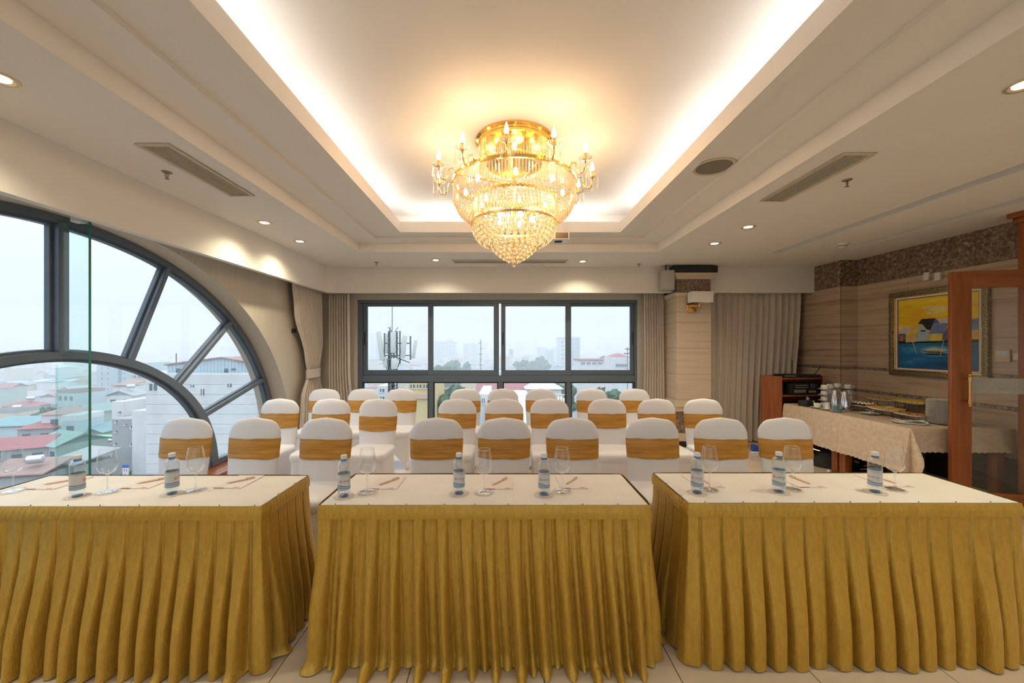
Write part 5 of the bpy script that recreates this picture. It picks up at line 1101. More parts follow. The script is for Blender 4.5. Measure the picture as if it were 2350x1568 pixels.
# cutlery plate with napkin and tongs, spoon saucer
p = PZ(2085, 972, ZS); o = obj('oval_plate', plat_mesh(0.135, 0.085), None, (p[0], p[1], ZS), -0.5); tag(o, 'white oval plate with a napkin and serving tongs', 'plate')
t = thing('napkin', 'folded white napkin on the oval plate', 'napkin', (p[0] + 0.03, p[1] - 0.01, ZS + 0.022), -0.5); MB().grid(lambda u, v: (-0.06 + 0.16 * u, -0.05 + 0.11 * v + 0.02 * u, 0.006 + 0.006 * math.sin(u * 5 + v * 3)), 10, 8).build('cloth', M['cap'], t, 3.2)
t = thing('serving_tongs', 'steel serving tongs lying on the white napkin', 'tongs', (p[0] - 0.01, p[1], ZS + 0.036), -0.35)
for sy in (-1, 1): MB().tube([(0.10, 0, 0), (0.02, sy * 0.012, 0.002), (-0.06, sy * 0.02, 0.0), (-0.10, sy * 0.018, -0.004)], [0.004, 0.005, 0.006, 0.011], 7).build('jaw', M['chrome'], t, 3.2)
p = PZ(1995, 951, ZS); o = obj('saucer', saum, None, (p[0], p[1], ZS)); o.scale = (1.25, 1.25, 1); tag(o, 'white saucer full of teaspoons in front of the platters', 'saucer', 'white saucers on the buffet')
for k in range(8):
    a = 0.35 * k - 1.0; t = thing('teaspoon', 'steel teaspoon piled on the saucer in front of the platters', 'spoon', (p[0] + 0.03, p[1] + 0.006 * (k - 4), ZS + 0.017 + 0.004 * k), a, 'steel teaspoons on a saucer')
    MB().tube([(-0.065, 0, 0.0), (0.0, 0, 0.004), (0.035, 0, 0.002)], 0.0025, 6).build('shank', M['chrome'], t, 3.2); MB().sphere((0.052, 0, 0.0), 0.017, 10, 6, 0.3).build('spoon_bowl', M['chrome'], t, 3.2)

# ================================================================= CABINET WITH AUDIO GEAR
A = Vector((3.90, 5.60)); Bp = Vector((4.545, 5.665)); Cq = Vector((3.765, 5.86)); Dq = Vector((4.66, 5.93)); ZCB = 1.088
t = thing('audio_cabinet', 'open red-brown wooden cabinet with shelves of audio gear', 'cabinet', (0, 0, 0))
def wallp(name, p, q, z0, z1, th=0.018, m='wood', par=None):
    d = (q - p).normalized(); n = Vector((-d.y, d.x)) * th; return MB().prism([p, q, q + n, p + n], z0, z1, 'z').build(name, M[m], par or t, 0.6, 0.003, 1)
wallp('side_panel', A, Cq, 0.0, ZCB, -0.02); wallp('side_panel', Bp, Dq, 0.0, ZCB, 0.02); wallp('back_panel', Cq, Dq, 0.0, ZCB, -0.015)
sh_ = [A, Bp, Dq, Cq]
ctr = sum(sh_, Vector((0, 0))) / 4
for z in (ZCB - 0.045, 0.80, 0.52, 0.24): MB().prism([ctr + (q - ctr) * 0.955 for q in sh_], z, z + 0.022, 'z').build('shelf', M['woodh'], t, 0.6, 0.003, 1)
dA = (Bp - A).normalized(); an = math.atan2(dA.y, dA.x); mid = (A + Bp) / 2
M['rack'] = mat('rack_black', (0.015, 0.015, 0.017), 0.35); M['knob'] = mat('knob_grey', (0.40, 0.39, 0.36), 0.35, 0.4)
t = thing('amplifier', 'black mixer amplifier with rows of knobs on the cabinet shelf', 'amplifier', (mid.x + 0.01, mid.y + 0.13, 0.822), an)
rbox(-0.22, -0.11, 0, 0.22, 0.11, 0.165, 'case', M['rack'], t, 0.005)
kn = MB().lathe([(0.0005, 0.014), (0.006, 0.014), (0.007, 0.0)], 8).xf(Matrix.Rotation(pi / 2, 4, 'X')).mesh('knob', M['knob'])
for i in range(8):
    for j in range(2): obj('knob', kn, t, (-0.12 + i * 0.024, -0.11, 0.105 + j * 0.03))
for i in range(6): MB().box(-0.14 + i * 0.030, -0.113, 0.030, -0.118 + i * 0.030, -0.110, 0.075).build('jack', M['knob'], t)
b = MB(); b.lathe([(0.026, 0.0), (0.026, 0.006), (0.022, 0.006), (0.022, 0.0)], 20).xf(Matrix.Translation((0.14, -0.110, 0.125)) @ Matrix.Rotation(pi / 2, 4, 'X')); b.build('volume_dial', M['knob'], t)
MB().box(0.08, -0.112, 0.030, 0.19, -0.110, 0.062).build('socket_strip', M['knob'], t)
t = thing('wireless_receiver', 'flat black wireless microphone receiver with antennas on the cabinet top', 'receiver', (mid.x + 0.0, mid.y + 0.12, ZCB - 0.021), an)
rbox(-0.29, -0.09, 0, 0.02, 0.09, 0.048, 'case', M['rack'], t, 0.004); rbox(0.0, -0.11, 0.0, 0.27, 0.06, 0.044, 'second_case', M['rack'], t, 0.004)
MB().cyl((-0.02, 0.06, 0.04), (-0.02, 0.06, 0.24), 0.005, 6).build('antenna', M['black'], t, 0.6); MB().tube([(0.22, -0.06, 0.04), (0.36, -0.02, 0.16)], 0.005, 6).build('antenna', M['black'], t, 0.6)
for k in range(5): MB().box(-0.26 + k * 0.035, -0.092, 0.014, -0.24 + k * 0.035, -0.090, 0.034).build('button', M['knob'], t)
t = thing('equalizer', 'black audio unit on the lower cabinet shelf', 'audio unit', (mid.x - 0.06, mid.y + 0.13, 0.542), an); rbox(-0.20, -0.10, 0, 0.16, 0.10, 0.15, 'case', M['rack'], t, 0.006); MB().lathe([(0.0005, 0.0), (0.05, 0.0), (0.05, 0.004), (0.0005, 0.004)], 20).xf(Matrix.Translation((-0.02, -0.102, 0.075)) @ Matrix.Rotation(pi / 2, 4, 'X')).build('cone', M['blackm'], t); MB().cyl((-0.17, -0.10, 0.02), (-0.17, -0.10, 0.13), 0.006, 8).build('grip', M['knob'], t, 0.6)

# ================================================================= ON THE FLOOR
M['bagc'] = mat('black_nylon', (0.014, 0.014, 0.016), 0.6)
t = thing('equipment_bag', 'slumped black equipment bag on the floor under the buffet', 'bag', (4.22, 5.02, 0), 0.2)
MB().grid(lambda u, v: ((0.30 * math.cos(2 * pi * u) * (1 + 0.1 * math.sin(6 * pi * u))) * math.cos(v * pi / 2) ** 0.5, 0.22 * math.sin(2 * pi * u) * math.cos(v * pi / 2) ** 0.5, 0.24 * math.sin(v * pi / 2) * (1 + 0.12 * math.sin(4 * pi * u))), 28, 10, True).build('body', M['bagc'], t, 3.2)
MB().tube([(-0.25, -0.1, 0.16), (-0.1, -0.24, 0.10), (0.15, -0.26, 0.03), (0.30, -0.30, 0.008)], 0.010, 7).build('strap', M['bagc'], t, 3.2)
rbox(-0.16, -0.215, 0.13, -0.11, -0.195, 0.20, 'luggage_tag', M['cap'], t, 0.003)
t = thing('microphone_stand', 'thin silver microphone stand pole lying under the buffet', 'pole', (4.04, 5.0, 0.16), 0); MB().tube([(-0.18, 0.25, 0.06), (0.16, -0.22, -0.03)], 0.009, 8).build('pole', M['chrome'], t, 0.6); MB().tube([(0.16, -0.22, -0.03), (0.185, -0.25, -0.036)], 0.013, 8).build('end_cap', mat('orange_cap', (0.75, 0.25, 0.02), 0.4), t, 0.6); MB().tube([(0.0, 0.0, 0.012), (0.02, 0.05, -0.158)], 0.008, 6).build('brace', M['black'], t, 0.6)
t = thing('fallen_bottle', 'small clear water bottle lying on the floor under the buffet', 'bottle', (4.02, 4.78, 0.031), 0.3); MB().lathe([(0.0005, 0.0), (0.028, 0.003), (0.030, 0.03), (0.029, 0.12), (0.026, 0.15), (0.013, 0.17)], 18).xf(Matrix.Rotation(-pi / 2, 4, 'Y')).build('body', M['wineglass'], t, 1.0); MB().lathe([(0.015, 0.168), (0.015, 0.19), (0.0005, 0.192)], 16).xf(Matrix.Rotation(-pi / 2, 4, 'Y')).build('screw_cap', M['cap'], t, 0.7)
t = thing('cable_bundle', 'bundle of black and white cables on the floor under the buffet', 'cables', (4.36, 4.72, 0.0))
for k in range(6): MB().tube([(-0.12 + 0.02 * k, 0.05, 0.015 + 0.02 * k), (-0.02, -0.04 + 0.015 * k, 0.05 + 0.02 * k), (0.10, -0.10 + 0.02 * k, 0.012 + 0.004 * k)], 0.008, 6).build('cable', M['cap'] if k in (1, 3, 5) else M['black'], t, 3.2)
def shoe(x, y, rz, lab, up):
    t = thing('sneaker', lab, 'shoe', (x, y, 0), rz, 'sneakers by the curtain')
    so = [(0.045 * math.copysign(abs(math.cos(a)) ** 0.8, math.cos(a)) * (1 - 0.12 * math.sin(a)), 0.14 * math.sin(a)) for a in [2 * pi * k / 24 for k in range(24)]]
    MB().prism(so, 0.0, 0.028, 'z').build('sole', M['cap'], t, 0.8, 0.004)
    def up_(u, v):
        a = 2 * pi * u; c, s_ = math.cos(a), math.sin(a); hh = 0.05 + 0.045 * smooth(0.3, -0.6, s_); k = (1 - v * 0.55) if s_ > 0 else (1 - v * 0.32)
        return (0.043 * math.copysign(abs(c) ** 0.8, c) * k, 0.135 * s_ * (1 - 0.35 * v * (s_ > 0)) - 0.01 * v, 0.026 + hh * math.sin(v * pi / 2))
    MB().grid(up_, 26, 7, True).build('upper', up, t, 3.2)
    MB().prism([(0.018 * math.cos(2 * pi * k / 12), 0.05 + 0.055 * math.sin(2 * pi * k / 12)) for k in range(12)], 0.05, 0.075, 'z').build('toe_cap', M['cap'], t, 0.8, 0.006)
    for k in range(3): MB().tube([(-0.022, 0.0 - 0.022 * k, 0.083 + 0.006 * k), (0.0, 0.0 - 0.022 * k, 0.090 + 0.006 * k), (0.022, 0.0 - 0.022 * k, 0.083 + 0.006 * k)], 0.0035, 5).build('lace', M['cap'], t, 3.2)
shoe(3.62, 5.66, -1.35, 'blue and white sneaker on the floor before the wide curtain', mat('blue_canvas', (0.03, 0.09, 0.45), 0.6)); shoe(3.50, 5.86, -1.3, 'grey sneaker under the hem of the wide curtain', mat('grey_canvas', (0.35, 0.32, 0.28), 0.6))
# ================================================================= THE CITY OUTSIDE (storeys below)
GZ = -30.0
g = MB().box(-2600, -2600, GZ - 1, 2600, 2600, GZ).build('ground', mat('city_ground', (0.22, 0.24, 0.22), 0.9)); tag(g, 'hazy city ground far below', kind='structure')
WALLC = {'white': (0.74, 0.75, 0.75), 'cream': (0.70, 0.64, 0.50), 'grey': (0.42, 0.43, 0.43), 'pale blue': (0.52, 0.62, 0.68), 'yellow': (0.74, 0.58, 0.30), 'pale green': (0.46, 0.58, 0.52)}
ROOFC = {'red': (0.40, 0.16, 0.16), 'green': (0.24, 0.37, 0.33), 'teal': (0.20, 0.37, 0.39), 'grey': (0.40, 0.42, 0.43), 'blue': (0.40, 0.54, 0.68), 'rust': (0.38, 0.25, 0.22), 'white': (0.72, 0.74, 0.75)}
for k_, c_ in WALLC.items(): M['w_' + k_] = nmat('house_wall_' + k_.replace(' ', '_'), [(0.3, tuple(x * 0.86 for x in c_)), (0.7, c_)], (1, 1, 0.5), 0.5, 4, 0.85, coord='Object')
for k_, c_ in ROOFC.items(): M['r_' + k_] = nmat('roof_sheet_' + k_, [(0.3, tuple(x * 0.85 for x in c_)), (0.7, c_)], (3.0, 0.3, 1), 2.0, 2, 0.6)
M['hwin'] = mat('house_window', (0.10, 0.15, 0.18), 0.15); M['tank'] = mat('steel_tank', (0.62, 0.65, 0.68), 0.25, 0.8); M['leaf'] = nmat('city_leaves', [(0.35, (0.03, 0.07, 0.035)), (0.65, (0.10, 0.18, 0.09))], (1, 1, 1), 1.2, 4, 0.9); M['trunk'] = mat('city_trunk', (0.12, 0.09, 0.06), 0.9)
winm = MB().box(-0.45, -0.06, -0.55, 0.45, 0.02, 0.55).mesh('window', M['hwin']); MB_w = MB().box(-0.72, -0.10, -0.82, 0.72, -0.02, -0.70)
tankm = MB().lathe([(0.0005, -0.62), (0.32, -0.62), (0.42, -0.52), (0.42, 0.52), (0.32, 0.62), (0.0005, 0.62)], 14).xf(Matrix.Translation((0, 0, 0.75)) @ Matrix.Rotation(pi / 2, 4, 'Y')).mesh('water_tank', M['tank'], 0.7)
def roof_mesh(b, w_, d_, h, kind, along):
    o = 0.35
    if kind == 'gable':
        rh = min(w_, d_) * 0.24
        if along == 'x':
            b.prism([(-d_ / 2 - o, h - 0.1), (0, h + rh), (d_ / 2 + o, h - 0.1), (0, h + rh - 0.25)], -w_ / 2 - o, w_ / 2 + o, 'x'); b.prism([(-d_ / 2, h - 0.1), (d_ / 2, h - 0.1), (0, h + rh - 0.2)], -w_ / 2 + 0.05, w_ / 2 - 0.05, 'x')
        else:
            b.prism([(-w_ / 2 - o, h - 0.1), (0, h + rh), (w_ / 2 + o, h - 0.1), (0, h + rh - 0.25)], -d_ / 2 - o, d_ / 2 + o, 'y'); b.prism([(-w_ / 2, h - 0.1), (w_ / 2, h - 0.1), (0, h + rh - 0.2)], -d_ / 2 + 0.05, d_ / 2 - 0.05, 'y')
    elif kind == 'hip':
        rh = min(w_, d_) * 0.25; n = len(b.v); x, y = w_ / 2 + o, d_ / 2 + o; r = max(0.1, abs(w_ - d_) / 2)
        top = [(-r, 0), (r, 0)] if w_ >= d_ else [(0, -r), (0, r)]
        b.v += [(-x, -y, h), (x, -y, h), (x, y, h), (-x, y, h), (*top[0], h + rh), (*top[1], h + rh)]
        fs = [(0, 1, 5, 4), (1, 2, 5), (2, 3, 4, 5), (3, 0, 4)] if w_ >= d_ else [(0, 1, 4), (1, 2, 5, 4), (2, 3, 5), (3, 0, 4, 5)]
        b.f += [tuple(n + i for i in f) for f in fs] + [(n + 3, n + 2, n + 1, n)]; b.mi += [b.cur] * 5
    elif kind == 'shed':
        b.prism([(-d_ / 2 - o, h + 0.15), (d_ / 2 + o, h + 0.9), (d_ / 2 + o, h + 1.05), (-d_ / 2 - o, h + 0.3)], -w_ / 2 - o, w_ / 2 + o, 'x')
    else:
        b.box(-w_ / 2, -d_ / 2, h, w_ / 2, d_ / 2, h + 0.12)
        for (x0, y0, x1, y1) in ((-w_ / 2, -d_ / 2, w_ / 2, -d_ / 2 + 0.2), (-w_ / 2, d_ / 2 - 0.2, w_ / 2, d_ / 2), (-w_ / 2, -d_ / 2 + 0.2, -w_ / 2 + 0.2, d_ / 2 - 0.2), (w_ / 2 - 0.2, -d_ / 2 + 0.2, w_ / 2, d_ / 2 - 0.2)): b.box(x0, y0, h + 0.12, x1, y1, h + 0.8)
ZN = {'gable': 'pitched', 'hip': 'hipped', 'shed': 'sloping', 'flat': 'flat'}
def house(x, y, w_, d_, h, wc, rc_, kind, rz=0.0, wins=0, tank=False, label=None, group='houses in the city outside'):
    t = thing('house', label, 'house', (x, y, GZ), rz, group)
    MB().box(-w_ / 2, -d_ / 2, 0, w_ / 2, d_ / 2, h).build('walls', M['w_' + wc], t)
    b = MB(); roof_mesh(b, w_, d_, h, kind, 'x' if w_ > d_ else 'y'); b.build('roof', M['r_' + rc_], t)
    for k in range(wins):
        col, row = k % 3, k // 3
        nc = min(3, max(1, int(w_ / 1.7)))
        if col >= nc: continue
        wx = -w_ / 2 + w_ * (col + 0.5) / nc
        o = obj('window', winm, t, (wx, -d_ / 2, h - 1.3 - row * 2.9))
    if tank: obj('water_tank', tankm, t, (w_ * 0.2, -d_ * 0.1, h + (0.2 if kind == 'flat' else min(w_, d_) * 0.2)), 0.4)
    return t
rh_ = random.Random(77)
# ---- landmark buildings, placed from the view through the arched window
def block(px0, px1, ytop, Y, depth, label, wc, extra=None, cat='building', base=None):
    a = P(px0, ytop, Y); c = P(px1, ytop, Y)
    t = thing('building', label, cat, ((a.x + c.x) / 2, Y, GZ)); w_ = c.x - a.x; h = a.z - GZ
    MB().box(-w_ / 2, 0, 0, w_ / 2, depth, h).build('walls', M['w_' + wc], t); return t, w_, h
def bwin(t, px0, px1, y0, y1, Y, w_x0, name='window'):
    a = P(px0, y0, Y); c = P(px1, y1, Y); f = MB().box(a.x - t.location.x, -0.10, c.z - GZ, c.x - t.location.x, 0.02, a.z - GZ).build(name, M['hwin'], t)
    m = (a.x + c.x) / 2 - t.location.x; MB().box(m - 0.05, -0.14, c.z - GZ, m + 0.05, -0.09, a.z - GZ).box(a.x - t.location.x - 0.06, -0.13, c.z - GZ - 0.1, c.x - t.location.x + 0.06, -0.02, c.z - GZ).build('window_frame', M['w_white'], f)
Yb = 45.0
t, w_, h = block(336, 591, 857, Yb, 16, 'big blank white building close beyond the arched window', 'white')
a = P(336, 857, Yb); tx = t.location.x
for k in range(15):        # wall cladding courses
    z1 = h - 0.15 - k * 1.12; MB().box(-w_ / 2 + 0.02, -0.09, z1 - 1.085, w_ / 2 - 0.02, 0.01, z1).build('facade_panel', M['w_white'], t)
for q in ((343, 361, 881, 897), (437, 446, 884, 889), (461, 469, 893, 908), (522, 532, 881, 889)): bwin(t, *q, Yb - 0.08, 0)
b = MB(); s0, s1 = P(366, 838, Yb).x - tx, P(577, 838, Yb).x - tx; zb_ = h; zl = P(366, 840, Yb).z - GZ; zp = P(495, 823, Yb).z - GZ; zr = P(577, 838, Yb).z - GZ; sp_ = P(495, 823, Yb).x - tx
b.prism([(s0, zb_), (s1, zb_), (s1, zr), (sp_, zp), (s0, zl)], 1.0, 12.0, 'y'); ph_ = b.build('rooftop_shed', M['w_pale blue'], t)
MB().prism([(s0 - 0.2, zl), (sp_, zp), (s1 + 0.2, zr), (s1 + 0.2, zr + 0.14), (sp_, zp + 0.16), (s0 - 0.2, zl + 0.16)], 0.8, 12.4, 'y').build('shed_roof', M['r_rust'], ph_)
for k in range(26):
    xk = s0 + (s1 - s0) * (k + 0.5) / 26; zk = min(zl + (zp - zl) * (xk - s0) / (sp_ - s0), zr + (zp - zr) * (s1 - xk) / (s1 - sp_)); MB().box(xk - 0.05, 0.94, zb_ + 0.02, xk + 0.05, 1.01, zk - 0.05).build('sheet_rib', M['w_pale blue'], ph_)
for q in ((404, 412, 846, 857), (515, 522, 846, 857), (531, 540, 846, 850)):
    a_ = P(q[0], q[2], Yb + 0.9); c_ = P(q[1], q[3], Yb + 0.9); MB().box(a_.x - tx, 0.9, c_.z - GZ, c_.x - tx, 1.02, a_.z - GZ).build('window', M['hwin'], ph_)
b = MB(); a_ = P(371, 820, Yb); MB().cyl((a_.x - tx, 2, zb_), (a_.x - tx, 2, a_.z - GZ + 0.4), 0.05, 6).build('roof_pipe', M['trunk'], t)
t, w_, h = block(303, 337, 943, 46.5, 12, 'low white wing against the big blank white building', 'white')
t, w_, h = block(594, 640, 850, 53, 10, 'weathered green grey building edge behind the big white building', 'pale green')
t, w_, h = block(257, 303, 962, 50, 9, 'narrow pale grey building with small square windows beside the white wing', 'grey')
for q in ((262, 267, 966, 970), (262, 267, 989, 993), (261, 266, 1017, 1021), (284, 289, 973, 976), (298, 301, 978, 984), (298, 301, 1017, 1024)): bwin(t, *q, 49.9, 0)
t, w_, h = block(257, 282, 922, 52, 8, 'slim white stair tower beside the narrow grey building', 'white'); bwin(t, 270, 276, 945, 949, 51.9, 0)
t, w_, h = block(222, 297, 834, 115, 14, 'tall bluish white tower block with a teal strip', 'pale blue')
a_ = P(275, 834, 115); MB().box(a_.x - t.location.x - 0.5, -0.1, 4, a_.x - t.location.x + 0.5, 0.05, h).build('teal_strip', M['r_teal'], t)
for r_ in range(6):
    for c__ in (232, 246, 284): bwin(t, c__, c__ + 1.8, 843 + r_ * 12, 848 + r_ * 12, 114.9, 0)
t, w_, h = block(301, 338, 856, 100, 12, 'cream block with a row of square windows behind the white building', 'cream')
for k in range(3): bwin(t, 305 + k * 11, 311 + k * 11, 862, 868, 99.9, 0)
# near houses seen through the arched window: (px of middle, y of eaves, distance, width, depth, wall, roof, kind, turn, windows, tank, label)
NEAR = [(62, 1020, 50, 8.5, 7, 'grey', 'red', 'gable', 0.5, 3, False, 'grey house with a big faded red pitched roof beyond the arched window'),
        (165, 1010, 52, 8.5, 8, 'pale green', 'green', 'gable', -0.35, 6, False, 'pale green house with a green sheet roof beside the red roofed house'),
        (156, 945, 62, 5.0, 8, 'white', 'rust', 'hip', 0.25, 3, False, 'slim white house with a rust hipped roof behind the glass fin'),
        (192, 960, 60, 3.6, 7, 'pale blue', 'white', 'flat', 0.15, 3, False, 'narrow pale blue house with a white terrace behind the glass fin'),
        (232, 985, 62, 6.2, 7, 'grey', 'teal', 'gable', 0.1, 3, False, 'low house with a teal pitched roof and a bright green awning'),
        (45, 975, 66, 11.0, 8, 'pale blue', 'teal', 'shed', 0.2, 0, False, 'long shed with a teal sheet roof beyond the arched window'),
        (105, 978, 60, 6.5, 6, 'grey', 'red', 'hip', 0.3, 2, False, 'small house with a dark red hipped roof behind the big red roof'),
        (35, 945, 78, 7.0, 8, 'cream', 'grey', 'flat', 0.1, 3, True, 'cream house with a steel water tank on its flat roof'),
        (62, 930, 85, 9.0, 6, 'grey', 'red', 'hip', 0.1, 0, True, 'house with a wide red hipped roof and water tank'),
        (228, 940, 72, 7.5, 8, 'pale green', 'green', 'gable', -0.2, 0, False, 'green sheet roofed workshop beside the glass fin edge'),
        (20, 888, 125, 9.0, 8, 'pale green', 'red', 'gable', 0.15, 0, False, 'red walled rooftop hall in the middle distance of the arched window'),
        (250, 1025, 58, 4.5, 6, 'white', 'grey', 'flat', 0.1, 4, True, 'cluttered white house with terraces below the slim stair tower'),
        (190, 1058, 44, 6.0, 6, 'grey', 'grey', 'shed', -0.2, 3, False, 'grey concrete house under the green sheet roof house'),
        (60, 1085, 40, 8.0, 5, 'grey', 'rust', 'shed', 0.2, 0, True, 'low rust roofed shed with a fallen steel tank near the red roofed house'),
        (300, 885, 90, 6.0, 7, 'white', 'rust', 'shed', 0.0, 0, False, 'white house with a rust sheet roof behind the grey narrow building'),
        (293, 905, 80, 7.0, 7, 'white', 'grey', 'gable', 0.2, 2, True, 'white house with a grey pitched roof and a steel water tank')]
taken = []
for px, py, Y, w_, d_, wc, rc_, kd, rz, wn, tk, lab in NEAR:
    w_ *= 0.62; d_ *= 0.62; wn = wn * 2; p = P(px, py, Y); house(p.x, Y, w_, d_, p.z - GZ, wc, rc_, kd, rz, wn, tk, lab); taken.append((p.x, Y, max(w_, d_) * 0.75))
aw = P(232, 1000, 58.4); o = MB().box(-3, -0.6, 0, 3, 0.6, 0.12).build('green_awning', mat('bright_green', (0.20, 0.62, 0.30), 0.6), None, loc=(aw.x, 58.0, aw.z)); tag(o, 'bright green awning below the teal pitched roof', 'awning')
# vertical shop sign
p = P(288.5, 1080, 43); t = thing('vertical_sign', 'white vertical sign with red letters beside the blank white building', 'sign', (p.x, 43, GZ)); h = P(288, 1069, 43).z - GZ
MB().box(-0.30, -0.05, h - 4.0, 0.30, 0.05, h - 0.22).build('board', M['w_white'], t); MB().box(-0.30, -0.06, h - 0.22, 0.30, 0.05, h + 0.08).build('blue_header', mat('sign_blue', (0.03, 0.10, 0.42), 0.4), t); MB().cyl((0, 0.08, 0), (0, 0.08, h), 0.06, 8).build('post', M['tank'], t)
for k, chh in enumerate('HAN'):
    vs_, fs = text_verts(chh, 0.55); b = MB(); mx = max(v[0] for v in vs_); b.v = [(a_ - mx / 2, -0.055, h - 0.68 - k * 0.52 + c_) for a_, c_, _ in vs_]; b.f = fs; b.mi = [0] * len(fs); b.build('letter', mat('sign_red_%d' % k, (0.60, 0.04, 0.10), 0.4), t)
# near things seen through the sliding window
t, w_, h = block(938, 990, 880, 42, 9, 'yellow apartment house below the sliding window', 'yellow')
for k in range(3): bwin(t, 942 + k * 15, 951 + k * 15, 883, 891, 41.9, 0)
MB().box(-w_ / 2 - 0.1, -0.25, h - 1.6, w_ / 2 + 0.1, 0.05, h - 1.1).build('pink_band', mat('pink_band', (0.62, 0.42, 0.34), 0.8), t)
t, w_, h = block(866, 897, 886, 44, 9, 'white house with dark windows in front of the antenna mast', 'white'); bwin(t, 872, 881, 893, 900, 43.9, 0); bwin(t, 872, 881, 911, 918, 43.9, 0)
t, w_, h = block(1098, 1122, 905, 36, 8, 'small white concrete tower below the sliding window', 'white'); bwin(t, 1106, 1112, 915, 926, 35.9, 0)
for i_, (x0, x1, yt, Y, lab) in enumerate(((1120, 1215, 904, 38, 'long blue white sheet roof below the sliding window gap'), (1215, 1300, 930, 34, 'second blue white sheet roof near the cream balustrade'))):
    a_ = P(x0, yt, Y); c_ = P(x1, yt, Y); t = thing('sheet_roof', lab, 'roof', ((a_.x + c_.x) / 2, Y, GZ), 0, 'sheet roofs below the sliding window'); w_ = c_.x - a_.x; h = a_.z - GZ
    MB().prism([(0, h), (-7, h - 2.2), (-7, h - 2.3), (0, h - 0.1)], -w_ / 2, w_ / 2, 'x').build('sheet', M['r_blue'] if i_ else M['r_white'], t); MB().box(-w_ / 2, -0.2, 0, w_ / 2, 6, h - 0.3).build('walls', M['w_white'], t)
    for k in range(int(w_ / 0.4)): MB().box(-0.03, -0.01, 0, 0.03, 0.01, 0.01)
t = thing('roof_balustrade', 'cream rooftop balustrade below the third window pane', 'balustrade', (P(1288, 905, 33).x, 33, GZ)); h = P(1288, 905, 33).z - GZ
MB().box(-0.9, -0.1, h - 0.1, 0.9, 0.1, h).build('rail', M['w_cream'], t); MB().box(-0.9, -0.1, 0, 0.9, 6, h - 0.9).build('walls', M['w_cream'], t)
bal = MB().lathe([(0.05, -0.8), (0.09, -0.55), (0.05, -0.25), (0.07, -0.1)], 8).mesh('baluster', M['w_cream'], 0.9)
for k in range(8): obj('baluster', bal, t, (-0.8 + k * 0.228, 0, h))
house(P(1245, 900, 60).x, 60, 5.0, 5.0, P(1245, 889, 60).z - GZ, 'white', 'white', 'hip', 0.0, 0, False, 'white roof pavilion with a pyramid roof among trees'); house(P(1180, 895, 62).x, 62, 11, 6, P(1180, 897, 62).z - GZ, 'cream', 'red', 'gable', 0.0, 0, False, 'low red roofed house below the sliding window gap')
t, w_, h = block(1330, 1400, 828, 130, 10, 'long white apartment row with a red roof edge beyond the right pane', 'white')
for k in range(5): bwin(t, 1334 + k * 13, 1342 + k * 13, 832, 837, 129.9, 0)
MB().box(-w_ / 2 - 0.3, -0.4, h, w_ / 2 + 0.3, 10.3, h + 0.5).build('roof_edge', M['r_red'], t)
t, w_, h = block(1408, 1450, 820, 95, 9, 'white house with blue windows and a red roof beyond the right pane', 'white')
for k in range(4): bwin(t, 1414 + k * 7, 1419 + k * 7, 836, 842, 94.9, 0)
b = MB(); roof_mesh(b, w_ * 0.8, 7, h, 'hip', 'x'); b.xf(Matrix.Translation((0, 4, 0))); b.build('roof', M['r_red'], t)
# ---- rows of houses, nearest ones as things
rows_ = []
for lo, hi, ylo, where in ((-1.32, -0.93, 44, 'arched'), (-0.40, 0.37, 50, 'sliding'), (-0.92, -0.60, 130, 'arched'), (-2.7, -1.33, 42, 'beyond')):
    Y = ylo
    while Y < (1000 if where != 'beyond' else 420):
        step = 7.0 + Y * 0.022; X = lo * Y
        while X < hi * Y:
            wd = rh_.uniform(3.0, 6.2) * (1 + Y / 500); x = X + wd / 2; jy = Y + rh_.uniform(-2.5, 2.5); X += wd + rh_.uniform(0.2, 2.5) * (1 + Y / 400)
            dp = step * 0.72; r_ = rh_.random(); hh = rh_.uniform(6, 15.5) + (rh_.random() < 0.10) * rh_.uniform(2, 8)
            if where == 'sliding' and Y < 120: hh = rh_.uniform(7, 14) 
            rows_.append((Y, x, jy, wd, dp, hh, where, [rh_.random() for _ in range(5)]))
        Y += step
rows_.sort(key=lambda q: q[0])
WK, RK, KK = list(WALLC), list(ROOFC), ['gable', 'hip', 'flat', 'shed', 'flat', 'flat']
nh = 0; far = {}
pick = lambda L_, v: L_[min(len(L_) - 1, int(v * len(L_)))]
WW = ['white', 'white', 'white', 'pale blue', 'cream', 'grey', 'pale green', 'yellow', 'white']; RR = ['red', 'grey', 'green', 'rust', 'teal', 'grey', 'white', 'blue', 'red', 'grey']
